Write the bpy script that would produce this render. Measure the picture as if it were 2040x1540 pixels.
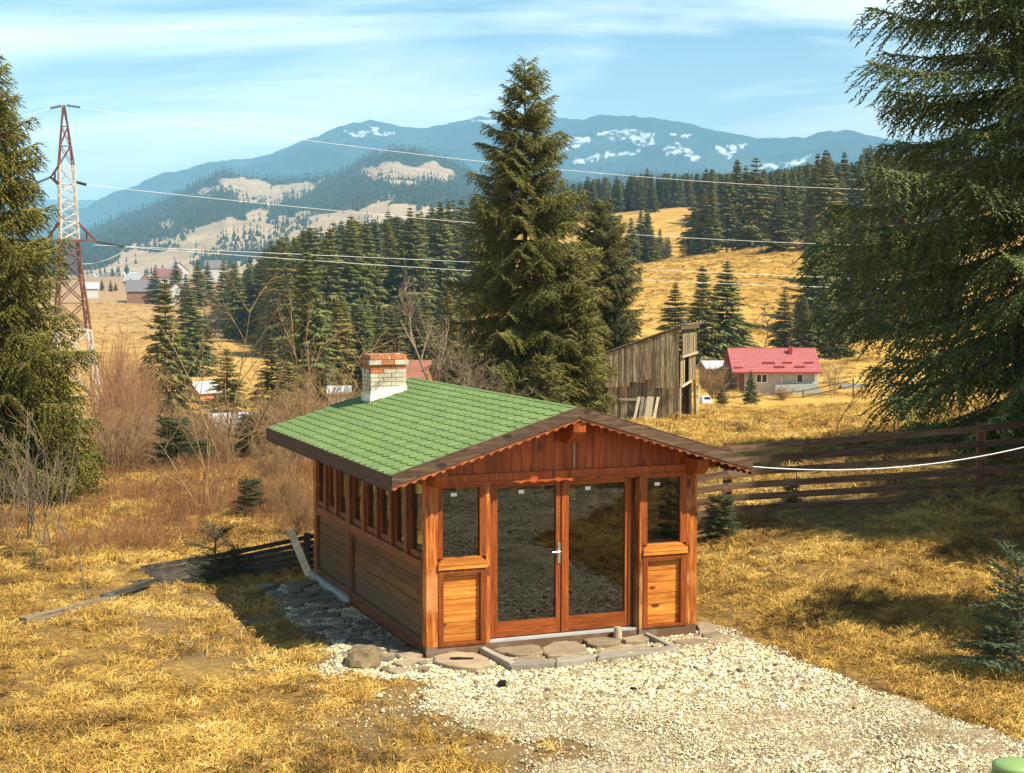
import bpy, math, random
import numpy as np
from mathutils import Vector, Matrix

for _o in list(bpy.data.objects):
    bpy.data.objects.remove(_o)
SC = bpy.context.scene
COL = SC.collection
PI = math.pi
rng = np.random.default_rng(7)
rnd = random.Random(11)

# ------------------------------------------------------------------ camera
F, PITCH, CZ = 3051.33, 0.065, 4.408
cam = bpy.data.objects.new('camera', bpy.data.cameras.new('camera'))
COL.objects.link(cam)
cam.location = (0, 0, CZ)
cam.rotation_euler = (PI / 2 - PITCH, 0, 0)
cam.data.sensor_width = 36.0
cam.data.lens = 36.0 * F / 2040.0
cam.data.clip_start = 0.1
cam.data.clip_end = 60000
SC.camera = cam

# ------------------------------------------------------------------ sun and sky
SUN_AZ, SUN_EL = math.radians(57.6), math.radians(51.5)      # azimuth from -Y towards +X
SUN = Vector((math.sin(SUN_AZ) * math.cos(SUN_EL), -math.cos(SUN_AZ) * math.cos(SUN_EL), math.sin(SUN_EL)))
sl = bpy.data.lights.new('sun', 'SUN')
sl.energy = 5.0
sl.angle = math.radians(0.5)
sl.color = (1.0, 0.93, 0.80)
so = bpy.data.objects.new('sun', sl)
COL.objects.link(so)
so.rotation_euler = (-SUN).to_track_quat('-Z', 'Y').to_euler()

W = bpy.data.worlds.new('World')
SC.world = W
W.use_nodes = True
wn, wl = W.node_tree.nodes, W.node_tree.links
wn.clear()
w_out = wn.new('ShaderNodeOutputWorld')
w_bg = wn.new('ShaderNodeBackground')
w_bg.inputs['Strength'].default_value = 0.070
sky = wn.new('ShaderNodeTexSky')
sky.sky_type = 'NISHITA'
sky.sun_disc = False
sky.sun_elevation = SUN_EL
sky.sun_rotation = math.atan2(SUN.x, SUN.y)
sky.altitude = 900
sky.dust_density = 0.6
tc = wn.new('ShaderNodeTexCoord')
sep = wn.new('ShaderNodeSeparateXYZ')
wl.new(tc.outputs['Generated'], sep.inputs[0])
def wmath(op, a, b):
    n = wn.new('ShaderNodeMath'); n.operation = op
    for i, q in enumerate((a, b)):
        if isinstance(q, (int, float)): n.inputs[i].default_value = q
        else: wl.new(q, n.inputs[i])
    return n.outputs[0]
zz = wmath('ADD', wmath('MAXIMUM', sep.outputs['Z'], 0.0), 0.10)
px_ = wmath('DIVIDE', sep.outputs['X'], zz)
py_ = wmath('DIVIDE', sep.outputs['Y'], zz)
cmb = wn.new('ShaderNodeCombineXYZ')
wl.new(wmath('ADD', wmath('MULTIPLY', px_, 0.55), wmath('MULTIPLY', py_, 0.1)), cmb.inputs[0])
wl.new(wmath('MULTIPLY', py_, 0.95), cmb.inputs[1])
cn = wn.new('ShaderNodeTexNoise')
cn.inputs['Scale'].default_value = 1.15
cn.inputs['Detail'].default_value = 7
cn.inputs['Roughness'].default_value = 0.55
cn.inputs['Distortion'].default_value = 0.5
cmap = wn.new('ShaderNodeMapping')
cmap.inputs['Location'].default_value = (3.1, 1.7, 0)
wl.new(cmb.outputs[0], cmap.inputs[0])
wl.new(cmap.outputs[0], cn.inputs['Vector'])
cr = wn.new('ShaderNodeValToRGB')
cr.color_ramp.elements[0].position = 0.43
cr.color_ramp.elements[1].position = 0.63
wl.new(cn.outputs['Fac'], cr.inputs[0])
tint = wn.new('ShaderNodeMix'); tint.data_type = 'RGBA'; tint.blend_type = 'MULTIPLY'
tint.inputs['Factor'].default_value = 1.0
wl.new(sky.outputs[0], tint.inputs['A'])
tint.inputs['B'].default_value = (0.27, 0.92, 1.10, 1)
# thin high streaks of cloud, and a bright white veil low over the horizon
up_ = wmath('MAXIMUM', sep.outputs['Z'], 0.0)
cmix = wn.new('ShaderNodeMix'); cmix.data_type = 'RGBA'
wl.new(wmath('MULTIPLY', cr.outputs[0], wmath('ADD', 0.12, wmath('MULTIPLY', wmath('POWER', wmath('SUBTRACT', 1.0, up_), 3.0), 1.0))), cmix.inputs['Factor'])
cmix.clamp_factor = True
wl.new(tint.outputs['Result'], cmix.inputs['A'])
cmix.inputs['B'].default_value = (19.0, 19.0, 18.0, 1)
hmix = wn.new('ShaderNodeMix'); hmix.data_type = 'RGBA'
wl.new(wmath('MINIMUM', wmath('MULTIPLY', wmath('POWER', wmath('SUBTRACT', 1.0, up_), 14.0), 1.5), 1.0), hmix.inputs['Factor'])
wl.new(cmix.outputs['Result'], hmix.inputs['A'])
hmix.inputs['B'].default_value = (23.0, 21.5, 18.5, 1)
wl.new(hmix.outputs['Result'], w_bg.inputs['Color'])
wl.new(w_bg.outputs[0], w_out.inputs['Surface'])

SC.view_settings.view_transform = 'Standard'
SC.view_settings.look = 'None'
SC.view_settings.exposure = 0.92
SC.view_settings.gamma = 1.0
SC.view_settings.use_curve_mapping = False
SC.render.engine = 'CYCLES'
cy = SC.cycles
cy.max_bounces = 6; cy.diffuse_bounces = 2; cy.glossy_bounces = 3; cy.transmission_bounces = 4
cy.transparent_max_bounces = 12; cy.volume_bounces = 0
cy.caustics_reflective = False; cy.caustics_refractive = False
cy.use_denoising = True
cy.sample_clamp_indirect = 6.0

# ------------------------------------------------------------------ helpers
def at(u, v, y):
    """the world point at depth y that the photograph shows at pixel (u, v)"""
    a, b = (u - 1020) / F, (770 - v) / F
    cp, sp = math.cos(PITCH), math.sin(PITCH)
    d = (a, cp + b * sp, -sp + b * cp)
    t = y / d[1]
    return Vector((d[0] * t, y, CZ + d[2] * t))

def project(x, y, z):
    cp, sp = math.cos(PITCH), math.sin(PITCH)
    zz = z - CZ
    dep = y * cp - zz * sp
    up = y * sp + zz * cp
    return 1020 + F * x / dep, 770 - F * up / dep

def tag(o, label=None, cat=None, group=None, kind=None):
    if label: o['label'] = label
    if cat: o['category'] = cat
    if group: o['group'] = group
    if kind: o['kind'] = kind
    return o

def empty(name, loc=(0, 0, 0), rz=0.0):
    o = bpy.data.objects.new(name, None)
    COL.objects.link(o)
    o.location = loc
    o.rotation_euler = (0, 0, rz)
    o.empty_display_size = 0.2
    return o

def link_mesh(name, me, parent=None, loc=None, rot=None, scale=None):
    o = bpy.data.objects.new(name, me)
    COL.objects.link(o)
    if parent is not None: o.parent = parent
    if loc is not None: o.location = loc
    if rot is not None: o.rotation_euler = rot
    if scale is not None: o.scale = scale
    return o

def np_mesh(name, V, faces, mats, smooth=False, mi=None):
    """V (n,3); faces: list of (m,k) index arrays"""
    me = bpy.data.meshes.new(name)
    V = np.asarray(V, dtype=np.float32)
    if not isinstance(faces, (list, tuple)): faces = [faces]
    faces = [np.asarray(f, dtype=np.int32) for f in faces if len(f)]
    nl = sum(f.size for f in faces); nf = sum(len(f) for f in faces)
    me.vertices.add(len(V)); me.vertices.foreach_set('co', V.ravel())
    me.loops.add(nl); me.polygons.add(nf)
    me.loops.foreach_set('vertex_index', np.concatenate([f.ravel() for f in faces]))
    tot = np.concatenate([np.full(len(f), f.shape[1], np.int32) for f in faces])
    st = np.concatenate([[0], np.cumsum(tot)[:-1]]).astype(np.int32)
    me.polygons.foreach_set('loop_start', st)
    if mi is not None: me.polygons.foreach_set('material_index', np.asarray(mi, np.int32))
    if smooth: me.polygons.foreach_set('use_smooth', np.ones(nf, bool))
    me.update(calc_edges=True)
    me.validate()
    for m in (mats if isinstance(mats, (list, tuple)) else [mats]): me.materials.append(m)
    return me

class MB:
    """collects simple shapes and links them as ONE mesh object"""
    def __init__(s): s.v = []; s.f = []
    def add(s, vs, fs):
        b = len(s.v); s.v += [tuple(p) for p in vs]; s.f += [tuple(i + b for i in f) for f in fs]; return s
    def box(s, x0, x1, y0, y1, z0, z1):
        x0, x1 = min(x0, x1), max(x0, x1); y0, y1 = min(y0, y1), max(y0, y1); z0, z1 = min(z0, z1), max(z0, z1)
        return s.add([(x0,y0,z0),(x1,y0,z0),(x1,y1,z0),(x0,y1,z0),(x0,y0,z1),(x1,y0,z1),(x1,y1,z1),(x0,y1,z1)],
                     [(3,2,1,0),(4,5,6,7),(0,1,5,4),(1,2,6,5),(2,3,7,6),(3,0,4,7)])
    def bar(s, a, b, w, t, up=(0, 0, 1)):
        """square-section bar from a to b: width w across, thickness t along up"""
        a, b = Vector(a), Vector(b); d = (b - a).normalized(); up = Vector(up)
        if abs(d.dot(up)) > 0.98: up = Vector((0, 1, 0))
        sx = d.cross(up).normalized(); sy = sx.cross(d).normalized()
        vs = []
        for p in (a, b):
            for i, j in ((-1,-1),(1,-1),(1,1),(-1,1)): vs.append(p + sx * (i * w / 2) + sy * (j * t / 2))
        return s.add(vs, [(3,2,1,0),(4,5,6,7),(0,1,5,4),(1,2,6,5),(2,3,7,6),(3,0,4,7)])
    def prism(s, poly, ax, c0, c1):
        """extrudes a 2-D polygon along axis ax (0, 1 or 2)"""
        def P(p, c):
            return {0: (c, p[0], p[1]), 1: (p[0], c, p[1]), 2: (p[0], p[1], c)}[ax]
        n = len(poly)
        vs = [P(p, c0) for p in poly] + [P(p, c1) for p in poly]
        return s.add(vs, [tuple(range(n))[::-1], tuple(range(n, 2 * n))] + [(i, (i + 1) % n, n + (i + 1) % n, n + i) for i in range(n)])
    def tube(s, pts, rad, n=6, cap=True):
        pts = [Vector(p) for p in pts]; vs = []; fs = []
        if not isinstance(rad, (list, tuple)): rad = [rad] * len(pts)
        ref = Vector((0.3, 0.9, 0.1))
        for i, p in enumerate(pts):
            d = (pts[min(i + 1, len(pts) - 1)] - pts[max(i - 1, 0)]).normalized()
            if abs(d.dot(ref)) > 0.95: ref = Vector((0.9, 0.1, 0.4))
            a = d.cross(ref).normalized(); b = d.cross(a)
            for k in range(n):
                q = 2 * PI * k / n; vs.append(p + (a * math.cos(q) + b * math.sin(q)) * rad[i])
        for i in range(len(pts) - 1):
            for k in range(n):
                k2 = (k + 1) % n; fs.append((i*n+k, i*n+k2, (i+1)*n+k2, (i+1)*n+k))
        if cap: fs += [tuple(range(n))[::-1], tuple((len(pts)-1)*n + k for k in range(n))]
        return s.add(vs, fs)
    def mesh(s, name, mat, smooth=False):
        me = bpy.data.meshes.new(name)
        me.from_pydata(s.v, [], s.f)
        me.materials.append(mat)
        import bmesh
        bm = bmesh.new(); bm.from_mesh(me); bmesh.ops.recalc_face_normals(bm, faces=bm.faces[:]); bm.to_mesh(me); bm.free()
        if smooth:
            for p in me.polygons: p.use_smooth = True
        return me
    def build(s, name, mat, parent=None, smooth=False):
        return link_mesh(name, s.mesh(name, mat, smooth), parent)

# numpy value noise
_T = np.random.default_rng(3).random((256, 256)).astype(np.float32)
def vnoise(x, y):
    x = np.asarray(x, np.float64); y = np.asarray(y, np.float64)
    xi = np.floor(x).astype(int); yi = np.floor(y).astype(int)
    fx = x - xi; fy = y - yi
    fx = fx*fx*(3-2*fx); fy = fy*fy*(3-2*fy)
    a = _T[xi & 255, yi & 255]; b = _T[(xi+1) & 255, yi & 255]; c = _T[xi & 255, (yi+1) & 255]; d = _T[(xi+1) & 255, (yi+1) & 255]
    return (a*(1-fx)+b*fx)*(1-fy) + (c*(1-fx)+d*fx)*fy - 0.5
def fbm(x, y, oct=4):
    r = 0; a = 1.0
    for i in range(oct):
        r = r + a * vnoise(x * 2**i + 17.3*i, y * 2**i + 9.1*i); a *= 0.5
    return r
def inpoly(u, v, P):
    r = np.zeros(np.shape(u), bool); n = len(P); j = n - 1
    for i in range(n):
        xi, yi = P[i]; xj, yj = P[j]
        c = ((yi > v) != (yj > v)) & (u < (xj - xi) * (v - yi) / (yj - yi + 1e-12) + xi)
        r ^= c; j = i
    return r

# ------------------------------------------------------------------ materials
class NT:
    def __init__(s, name):
        s.m = bpy.data.materials.new(name); s.m.use_nodes = True
        s.n, s.l = s.m.node_tree.nodes, s.m.node_tree.links
        s.b = s.n['Principled BSDF']
    def node(s, t, **kw):
        n = s.n.new(t)
        for k, v in kw.items(): setattr(n, k, v)
        return n
    def put(s, sock, v):
        if hasattr(v, 'is_linked') or hasattr(v, 'links'): s.l.new(v, sock)
        elif isinstance(v, (tuple, list)): sock.default_value = tuple(v) + ((1,) if len(v) == 3 and len(sock.default_value) == 4 else ())
        else: sock.default_value = v
    def coord(s, kind='Object', scale=(1, 1, 1), rand=False):
        t = s.node('ShaderNodeTexCoord'); o = t.outputs[kind]
        if rand:
            i = s.node('ShaderNodeObjectInfo'); v = s.node('ShaderNodeVectorMath', operation='SCALE')
            c = s.node('ShaderNodeCombineXYZ')
            for k in range(3): s.l.new(i.outputs['Random'], c.inputs[k])
            s.l.new(c.outputs[0], v.inputs[0]); v.inputs['Scale'].default_value = 53.0
            a = s.node('ShaderNodeVectorMath', operation='ADD'); s.l.new(o, a.inputs[0]); s.l.new(v.outputs[0], a.inputs[1]); o = a.outputs[0]
        m = s.node('ShaderNodeMapping'); s.l.new(o, m.inputs[0]); m.inputs['Scale'].default_value = scale
        return m.outputs[0]
    def noise(s, vec, scale, detail=4, rough=0.55, dist=0.0):
        n = s.node('ShaderNodeTexNoise'); s.l.new(vec, n.inputs['Vector'])
        n.inputs['Scale'].default_value = scale; n.inputs['Detail'].default_value = detail
        n.inputs['Roughness'].default_value = rough; n.inputs['Distortion'].default_value = dist
        return n.outputs['Fac']
    def voro(s, vec, scale, feature='F1', out='Distance', rand=1.0):
        n = s.node('ShaderNodeTexVoronoi', feature=feature); s.l.new(vec, n.inputs['Vector'])
        n.inputs['Scale'].default_value = scale; n.inputs['Randomness'].default_value = rand
        return n.outputs[out]
    def ramp(s, fac, stops):
        r = s.node('ShaderNodeValToRGB'); e = r.color_ramp.elements
        while len(e) < len(stops): e.new(0.5)
        for k, (p, c) in enumerate(stops):
            e[k].position = p; e[k].color = (tuple(c) + (1,)) if isinstance(c, (tuple, list)) else (c, c, c, 1)
        s.put(r.inputs[0], fac); return r.outputs[0]
    def mix(s, fac, a, b, mode='MIX'):
        m = s.node('ShaderNodeMix', data_type='RGBA', blend_type=mode)
        s.put(m.inputs['Factor'], fac); s.put(m.inputs['A'], a); s.put(m.inputs['B'], b)
        return m.outputs['Result']
    def math(s, op, a, b=0.0):
        m = s.node('ShaderNodeMath', operation=op); s.put(m.inputs[0], a); s.put(m.inputs[1], b); return m.outputs[0]
    def bump(s, h, strength=0.5, dist=0.01):
        b = s.node('ShaderNodeBump'); b.inputs['Strength'].default_value = strength; b.inputs['Distance'].default_value = dist
        s.l.new(h, b.inputs['Height']); s.l.new(b.outputs[0], s.b.inputs['Normal'])
    def attr(s, name):
        a = s.node('ShaderNodeAttribute'); a.attribute_name = name; return a.outputs['Fac']
    def rand(s): return s.node('ShaderNodeObjectInfo').outputs['Random']
    def island(s): return s.node('ShaderNodeNewGeometry').outputs['Random Per Island']
    def done(s, col, rough=0.7, spec=0.3):
        s.put(s.b.inputs['Base Color'], col); s.put(s.b.inputs['Roughness'], rough); s.b.inputs['Specular IOR Level'].default_value = spec
        return s.m

def wood(name, dark, mid, light, axis, rough=0.55, knots=0.8, wear=None, bumpk=0.35, tv=0.5, splash=False):
    t = NT(name)
    st = [9.0, 9.0, 9.0]; st[axis] = 0.7
    v = t.coord('Object', tuple(st), rand=True)
    g = t.noise(v, 3.0, 6, 0.6, 0.6)
    fine = t.noise(v, 16.0, 3, 0.6)
    st2 = [1.0, 1.0, 1.0]; st2[axis] = 0.45
    kv = t.coord('Object', tuple(st2), rand=True)
    kd = t.voro(kv, 5.5)
    kn = t.ramp(kd, [(0.13, 1.0), (0.20, 0.0)])
    c = t.ramp(g, [(0.36, dark), (0.5, mid), (0.63, light)])
    c = t.mix(t.ramp(fine, [(0.42, 0.0), (0.68, 0.6)]), c, dark)
    c = t.mix(t.math('MULTIPLY', kn, knots), c, tuple(x * 0.28 for x in dark))
    tone = t.math('ADD', t.math('MULTIPLY', t.rand(), tv), 1.0 - tv / 2)
    cc = t.node('ShaderNodeCombineXYZ')
    for k in range(3): t.l.new(tone, cc.inputs[k])
    c = t.mix(1.0, c, cc.outputs[0], 'MULTIPLY')
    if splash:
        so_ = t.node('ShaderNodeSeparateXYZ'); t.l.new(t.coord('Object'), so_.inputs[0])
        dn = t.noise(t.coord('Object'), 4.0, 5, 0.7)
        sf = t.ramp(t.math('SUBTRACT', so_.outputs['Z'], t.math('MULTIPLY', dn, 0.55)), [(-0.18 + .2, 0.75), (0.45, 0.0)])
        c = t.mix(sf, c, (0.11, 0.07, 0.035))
    if wear:
        wv = t.coord('Object', (1, 1, 1), rand=True)
        wf = t.ramp(t.noise(wv, 2.2, 5, 0.65, 0.4), [(0.52, 0.0), (0.75, 0.75)])
        c = t.mix(wf, c, wear)
    t.bump(t.math('ADD', g, t.math('MULTIPLY', fine, 0.5)), bumpk, 0.004)
    return t.done(c, rough, 0.35)

O_D, O_M, O_L = (0.17, 0.038, 0.006), (0.33, 0.085, 0.012), (0.50, 0.155, 0.024)
M_post = wood('stained_post_wood', O_D, (0.36, 0.095, 0.014), (0.58, 0.20, 0.035), 2, 0.45, 0.85, wear=(0.62, 0.30, 0.10))
M_frame_v = wood('stained_frame_upright', (0.17, 0.037, 0.006), (0.28, 0.063, 0.009), (0.36, 0.09, 0.014), 2, 0.4, 0.3)
M_frame_h = wood('stained_frame_rail', (0.17, 0.037, 0.006), (0.28, 0.063, 0.009), (0.38, 0.10, 0.016), 0, 0.4, 0.3)
M_plank = wood('honey_panel_board', (0.36, 0.10, 0.013), (0.54, 0.185, 0.026), (0.66, 0.26, 0.042), 0, 0.45, 1.0)
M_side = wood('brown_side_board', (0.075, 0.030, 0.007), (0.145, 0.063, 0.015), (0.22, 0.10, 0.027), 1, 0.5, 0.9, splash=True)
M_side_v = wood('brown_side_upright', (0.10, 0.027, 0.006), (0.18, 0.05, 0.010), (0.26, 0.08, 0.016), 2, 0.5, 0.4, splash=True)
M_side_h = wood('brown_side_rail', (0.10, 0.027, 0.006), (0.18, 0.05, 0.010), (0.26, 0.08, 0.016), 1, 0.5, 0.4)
M_gable = wood('red_gable_board', (0.20, 0.036, 0.005), (0.31, 0.062, 0.008), (0.42, 0.10, 0.015), 2, 0.45, 0.6)
M_barge = wood('weathered_barge_board', (0.045, 0.024, 0.011), (0.085, 0.048, 0.024), (0.15, 0.09, 0.046), 0, 0.7, 0.8, wear=(0.19, 0.13, 0.075))
M_fascia = wood('dark_fascia_board', (0.035, 0.018, 0.009), (0.065, 0.032, 0.016), (0.10, 0.05, 0.026), 1, 0.7, 0.3)
M_scallop = wood('scalloped_trim_wood', (0.16, 0.035, 0.010), (0.28, 0.075, 0.022), (0.42, 0.15, 0.05), 0, 0.5, 0.2)
M_dark = wood('dark_floor_board', (0.03, 0.013, 0.006), (0.06, 0.028, 0.012), (0.1, 0.05, 0.02), 0, 0.6, 0.4)  # dark brown wood of the floor, ridge purlin and barn inside
M_plinth = wood('worn_plinth_wood', (0.12, 0.035, 0.014), (0.20, 0.065, 0.026), (0.30, 0.13, 0.06), 0, 0.7, 0.4, wear=(0.28, 0.22, 0.16), splash=True)
M_grey_v = wood('silvery_barn_board', (0.11, 0.078, 0.040), (0.26, 0.195, 0.105), (0.46, 0.36, 0.21), 2, 0.85, 0.4, bumpk=0.6, tv=1.0)
M_grey_h = wood('silvery_barn_rail', (0.10, 0.075, 0.045), (0.21, 0.165, 0.105), (0.36, 0.30, 0.2), 0, 0.85, 0.4)
M_pale = wood('pale_fresh_board', (0.36, 0.28, 0.17), (0.50, 0.41, 0.26), (0.62, 0.53, 0.36), 2, 0.8, 0.4)
M_fence = wood('brown_fence_slat', (0.09, 0.045, 0.022), (0.155, 0.088, 0.046), (0.23, 0.14, 0.078), 0, 0.8, 0.5)
M_fpost = wood('reddish_fence_post', (0.13, 0.045, 0.02), (0.2, 0.08, 0.04), (0.28, 0.12, 0.06), 2, 0.8, 0.4)
M_oldfence = wood('blackened_fence_slat', (0.032, 0.026, 0.020), (0.062, 0.051, 0.039), (0.11, 0.092, 0.07), 0, 0.8, 0.2)
M_timber = wood('weathered_timber', (0.11, 0.075, 0.042), (0.19, 0.14, 0.08), (0.28, 0.22, 0.13), 0, 0.85, 0.3)

def plain(name, col, rough=0.6, spec=0.3, var=0.25, scale=6.0, metallic=0.0, bump=0.0):
    t = NT(name)
    n = t.noise(t.coord('Object', rand=True), scale, 5, 0.6)
    c = t.ramp(n, [(0.25, tuple(x * (1 - var) for x in col)), (0.75, tuple(min(1, x * (1 + var)) for x in col))])
    if bump: t.bump(n, bump, 0.02)
    t.b.inputs['Metallic'].default_value = metallic
    return t.done(c, rough, spec)

def glass_mat(name, refl=0.16, tintc=(0.62, 0.66, 0.60)):
    m = bpy.data.materials.new(name); m.use_nodes = True
    n, l = m.node_tree.nodes, m.node_tree.links
    n.clear()
    o = n.new('ShaderNodeOutputMaterial'); mx = n.new('ShaderNodeMixShader')
    tr = n.new('ShaderNodeBsdfTransparent'); tr.inputs[0].default_value = tintc + (1,)
    gl = n.new('ShaderNodeBsdfGlossy'); gl.inputs['Roughness'].default_value = 0.01; gl.inputs[0].default_value = (0.95, 0.95, 0.95, 1)
    lw = n.new('ShaderNodeLayerWeight'); lw.inputs[0].default_value = 0.35
    ma = n.new('ShaderNodeMath'); ma.operation = 'MULTIPLY_ADD'; ma.inputs[1].default_value = 0.45; ma.inputs[2].default_value = refl
    ma.use_clamp = True
    l.new(lw.outputs['Fresnel'], ma.inputs[0]); l.new(ma.outputs[0], mx.inputs[0])
    l.new(tr.outputs[0], mx.inputs[1]); l.new(gl.outputs[0], mx.inputs[2]); l.new(mx.outputs[0], o.inputs[0])
    return m
M_glass = glass_mat('front_window_glass', 0.085, (0.40, 0.42, 0.36))
M_glass_side = glass_mat('side_window_glass', 0.10, (0.8, 0.83, 0.78))
M_black = plain('near_black_gap', (0.012, 0.011, 0.010), 0.9, 0.1)
M_white = plain('white_paint', (0.72, 0.72, 0.70), 0.6, 0.3, 0.08)
M_sill = plain('grey_metal_sill', (0.36, 0.35, 0.32), 0.6, 0.3, 0.15)
M_metal = plain('brushed_metal', (0.55, 0.52, 0.46), 0.3, 0.5, 0.1, metallic=0.9)
M_concrete = plain('greenish_concrete', (0.30, 0.33, 0.30), 0.9, 0.2, 0.4, 9.0, bump=0.4)
M_sticker = plain('white_paper_sticker', (0.8, 0.8, 0.8), 0.7, 0.2, 0.03)

def shingle_mat():
    t = NT('green_bitumen_shingle')
    v = t.coord('Object', rand=True)
    n = t.noise(v, 60.0, 4, 0.7)
    w = t.noise(t.coord('Object', rand=True), 2.5, 3)
    c = t.ramp(n, [(0.3, (0.105, 0.168, 0.052)), (0.7, (0.195, 0.265, 0.085))])
    tone = t.math('ADD', t.math('MULTIPLY', t.rand(), 0.22), 0.88)
    cc = t.node('ShaderNodeCombineXYZ')
    for k in range(3): t.l.new(tone, cc.inputs[k])
    c = t.mix(1.0, c, cc.outputs[0], 'MULTIPLY')
    c = t.mix(t.ramp(t.noise(t.coord('Object'), .8, 5, .65), [(.45, 0.0), (.7, .45)]), c, (0.085, 0.125, 0.045))
    t.bump(n, 0.5, 0.004)
    return t.done(c, 0.9, 0.15)
M_shingle = shingle_mat()
M_deck = plain('dark_green_underlay', (0.014, 0.030, 0.010), 0.95, 0.1, 0.3, 20)

def brick_mat(name, a, b, c3, amt):
    t = NT(name)
    v = t.coord('Object', rand=True)
    n = t.noise(v, 14.0, 5, 0.65); p = t.noise(v, 7.0, 5, 0.7, 0.5)
    c = t.ramp(n, [(0.3, a), (0.7, b)])
    c = t.mix(t.ramp(p, [(amt, 0.0), (min(1, amt + 0.12), 1.0)]), c, c3)
    st = t.noise(t.coord('Object'), 3.2, 6, 0.7, 0.6)
    c = t.mix(t.ramp(st, [(0.47, 0.0), (0.68, 0.7)]), c, (0.15, 0.12, 0.085))
    t.bump(n, 0.6, 0.01)
    return t.done(c, 0.9, 0.2)
M_brick = brick_mat('orange_brick', (0.36, 0.10, 0.034), (0.52, 0.18, 0.065), (0.58, 0.50, 0.37), 0.54)
M_brick2 = brick_mat('limewashed_brick', (0.42, 0.36, 0.25), (0.62, 0.56, 0.42), (0.46, 0.22, 0.10), 0.74)
M_plaster = brick_mat('white_chimney_plaster', (0.62, 0.58, 0.50), (0.78, 0.75, 0.68), (0.5, 0.45, 0.36), 0.72)

def stone_mat(name, a, b, c3):
    t = NT(name)
    v = t.coord('Object', rand=True)
    n = t.noise(v, 5.0, 6, 0.65); f = t.noise(v, 30.0, 4, 0.6)
    c = t.ramp(n, [(0.3, a), (0.55, b), (0.75, c3)])
    c = t.mix(t.math('MULTIPLY', f, 0.3), c, a)
    tone = t.math('ADD', t.math('MULTIPLY', t.rand(), 0.55), 0.72)
    cc = t.node('ShaderNodeCombineXYZ')
    for k in range(3): t.l.new(tone, cc.inputs[k])
    c = t.mix(1.0, c, cc.outputs[0], 'MULTIPLY')
    t.bump(t.math('ADD', n, t.math('MULTIPLY', f, 0.5)), 0.7, 0.015)
    return t.done(c, 0.85, 0.25)
M_slab = stone_mat('tan_flagstone', (0.20, 0.145, 0.09), (0.29, 0.215, 0.13), (0.36, 0.26, 0.14))
M_slate = stone_mat('grey_slate_flagstone', (0.10, 0.082, 0.058), (0.175, 0.148, 0.105), (0.25, 0.21, 0.145))
M_kerb = stone_mat('grey_edging_stone', (0.22, 0.19, 0.14), (0.29, 0.25, 0.19), (0.34, 0.3, 0.22))
M_boulder = stone_mat('ochre_boulder_stone', (0.11, 0.075, 0.035), (0.21, 0.15, 0.075), (0.31, 0.23, 0.115))

def pebble_mat():
    t = NT('cream_gravel_stone')
    r = t.rand()
    c = t.ramp(r, [(0.0, (0.60, 0.51, 0.30)), (0.35, (0.74, 0.66, 0.43)), (0.60, (0.46, 0.37, 0.20)), (0.84, (0.24, 0.175, 0.09)), (0.96, (0.10, 0.07, 0.045)), (1.0, (0.78, 0.73, 0.58))])
    t.bump(t.noise(t.coord('Object'), 30, 3), 0.3, 0.01)
    return t.done(c, 0.8, 0.25)
M_pebble = pebble_mat()

def needle_mat(name, a, b, c3, tip=None):
    t = NT(name)
    r = t.island()
    n = t.noise(t.coord('Object'), 0.9, 3, 0.5)
    f = t.math('ADD', t.math('MULTIPLY', r, 0.6), t.math('MULTIPLY', n, 0.5))
    c = t.ramp(f, [(0.2, a), (0.55, b), (0.88, c3)])
    rr = t.rand()
    c = t.mix(1.0, c, t.ramp(rr, [(0.0, (0.62, 0.68, 0.75)), (0.35, (1.0, 0.95, 0.8)), (0.7, (0.85, 0.95, 0.95)), (1.0, (1.35, 1.22, 0.95))]), 'MULTIPLY')
    return t.done(c, 0.55, 0.25)
M_needle_olive = needle_mat('olive_spruce_needles', (0.055, 0.056, 0.012), (0.128, 0.118, 0.022), (0.235, 0.20, 0.038))
M_needle_light = needle_mat('yellowish_spruce_needles', (0.070, 0.072, 0.013), (0.175, 0.160, 0.026), (0.30, 0.26, 0.048))
M_needle_mass = needle_mat('far_wood_needles', (0.030, 0.034, 0.012), (0.060, 0.062, 0.018), (0.105, 0.098, 0.028))
M_needle_fresh = needle_mat('fresh_green_spruce_needles', (0.045, 0.068, 0.018), (0.115, 0.148, 0.036), (0.22, 0.25, 0.065))
M_needle_hill = needle_mat('hill_spruce_needles', (0.016, 0.024, 0.014), (0.028, 0.038, 0.020), (0.045, 0.055, 0.026))
M_needle_green = needle_mat('green_spruce_needles', (0.042, 0.055, 0.014), (0.098, 0.112, 0.026), (0.19, 0.19, 0.048))
M_needle_dark = needle_mat('dark_spruce_needles', (0.022, 0.034, 0.012), (0.048, 0.062, 0.018), (0.085, 0.095, 0.026))
M_needle_blue = needle_mat('bluish_spruce_needles', (0.055, 0.078, 0.028), (0.12, 0.15, 0.055), (0.21, 0.235, 0.09))
M_needle_far = needle_mat('forest_spruce_needles', (0.048, 0.050, 0.012), (0.115, 0.108, 0.021), (0.23, 0.19, 0.040))
M_bark = plain('spruce_bark', (0.11, 0.08, 0.055), 0.9, 0.1, 0.5, 12.0, bump=0.5)
M_bark_grey = plain('grey_bare_bark', (0.205, 0.15, 0.095), 0.85, 0.2, 0.35, 8.0)
M_bark_red = plain('reddish_bare_twigs', (0.29, 0.155, 0.075), 0.85, 0.2, 0.4, 3.0)
M_bark_tan = plain('tan_bare_twigs', (0.27, 0.165, 0.075), 0.85, 0.2, 0.4, 3.0)

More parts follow.
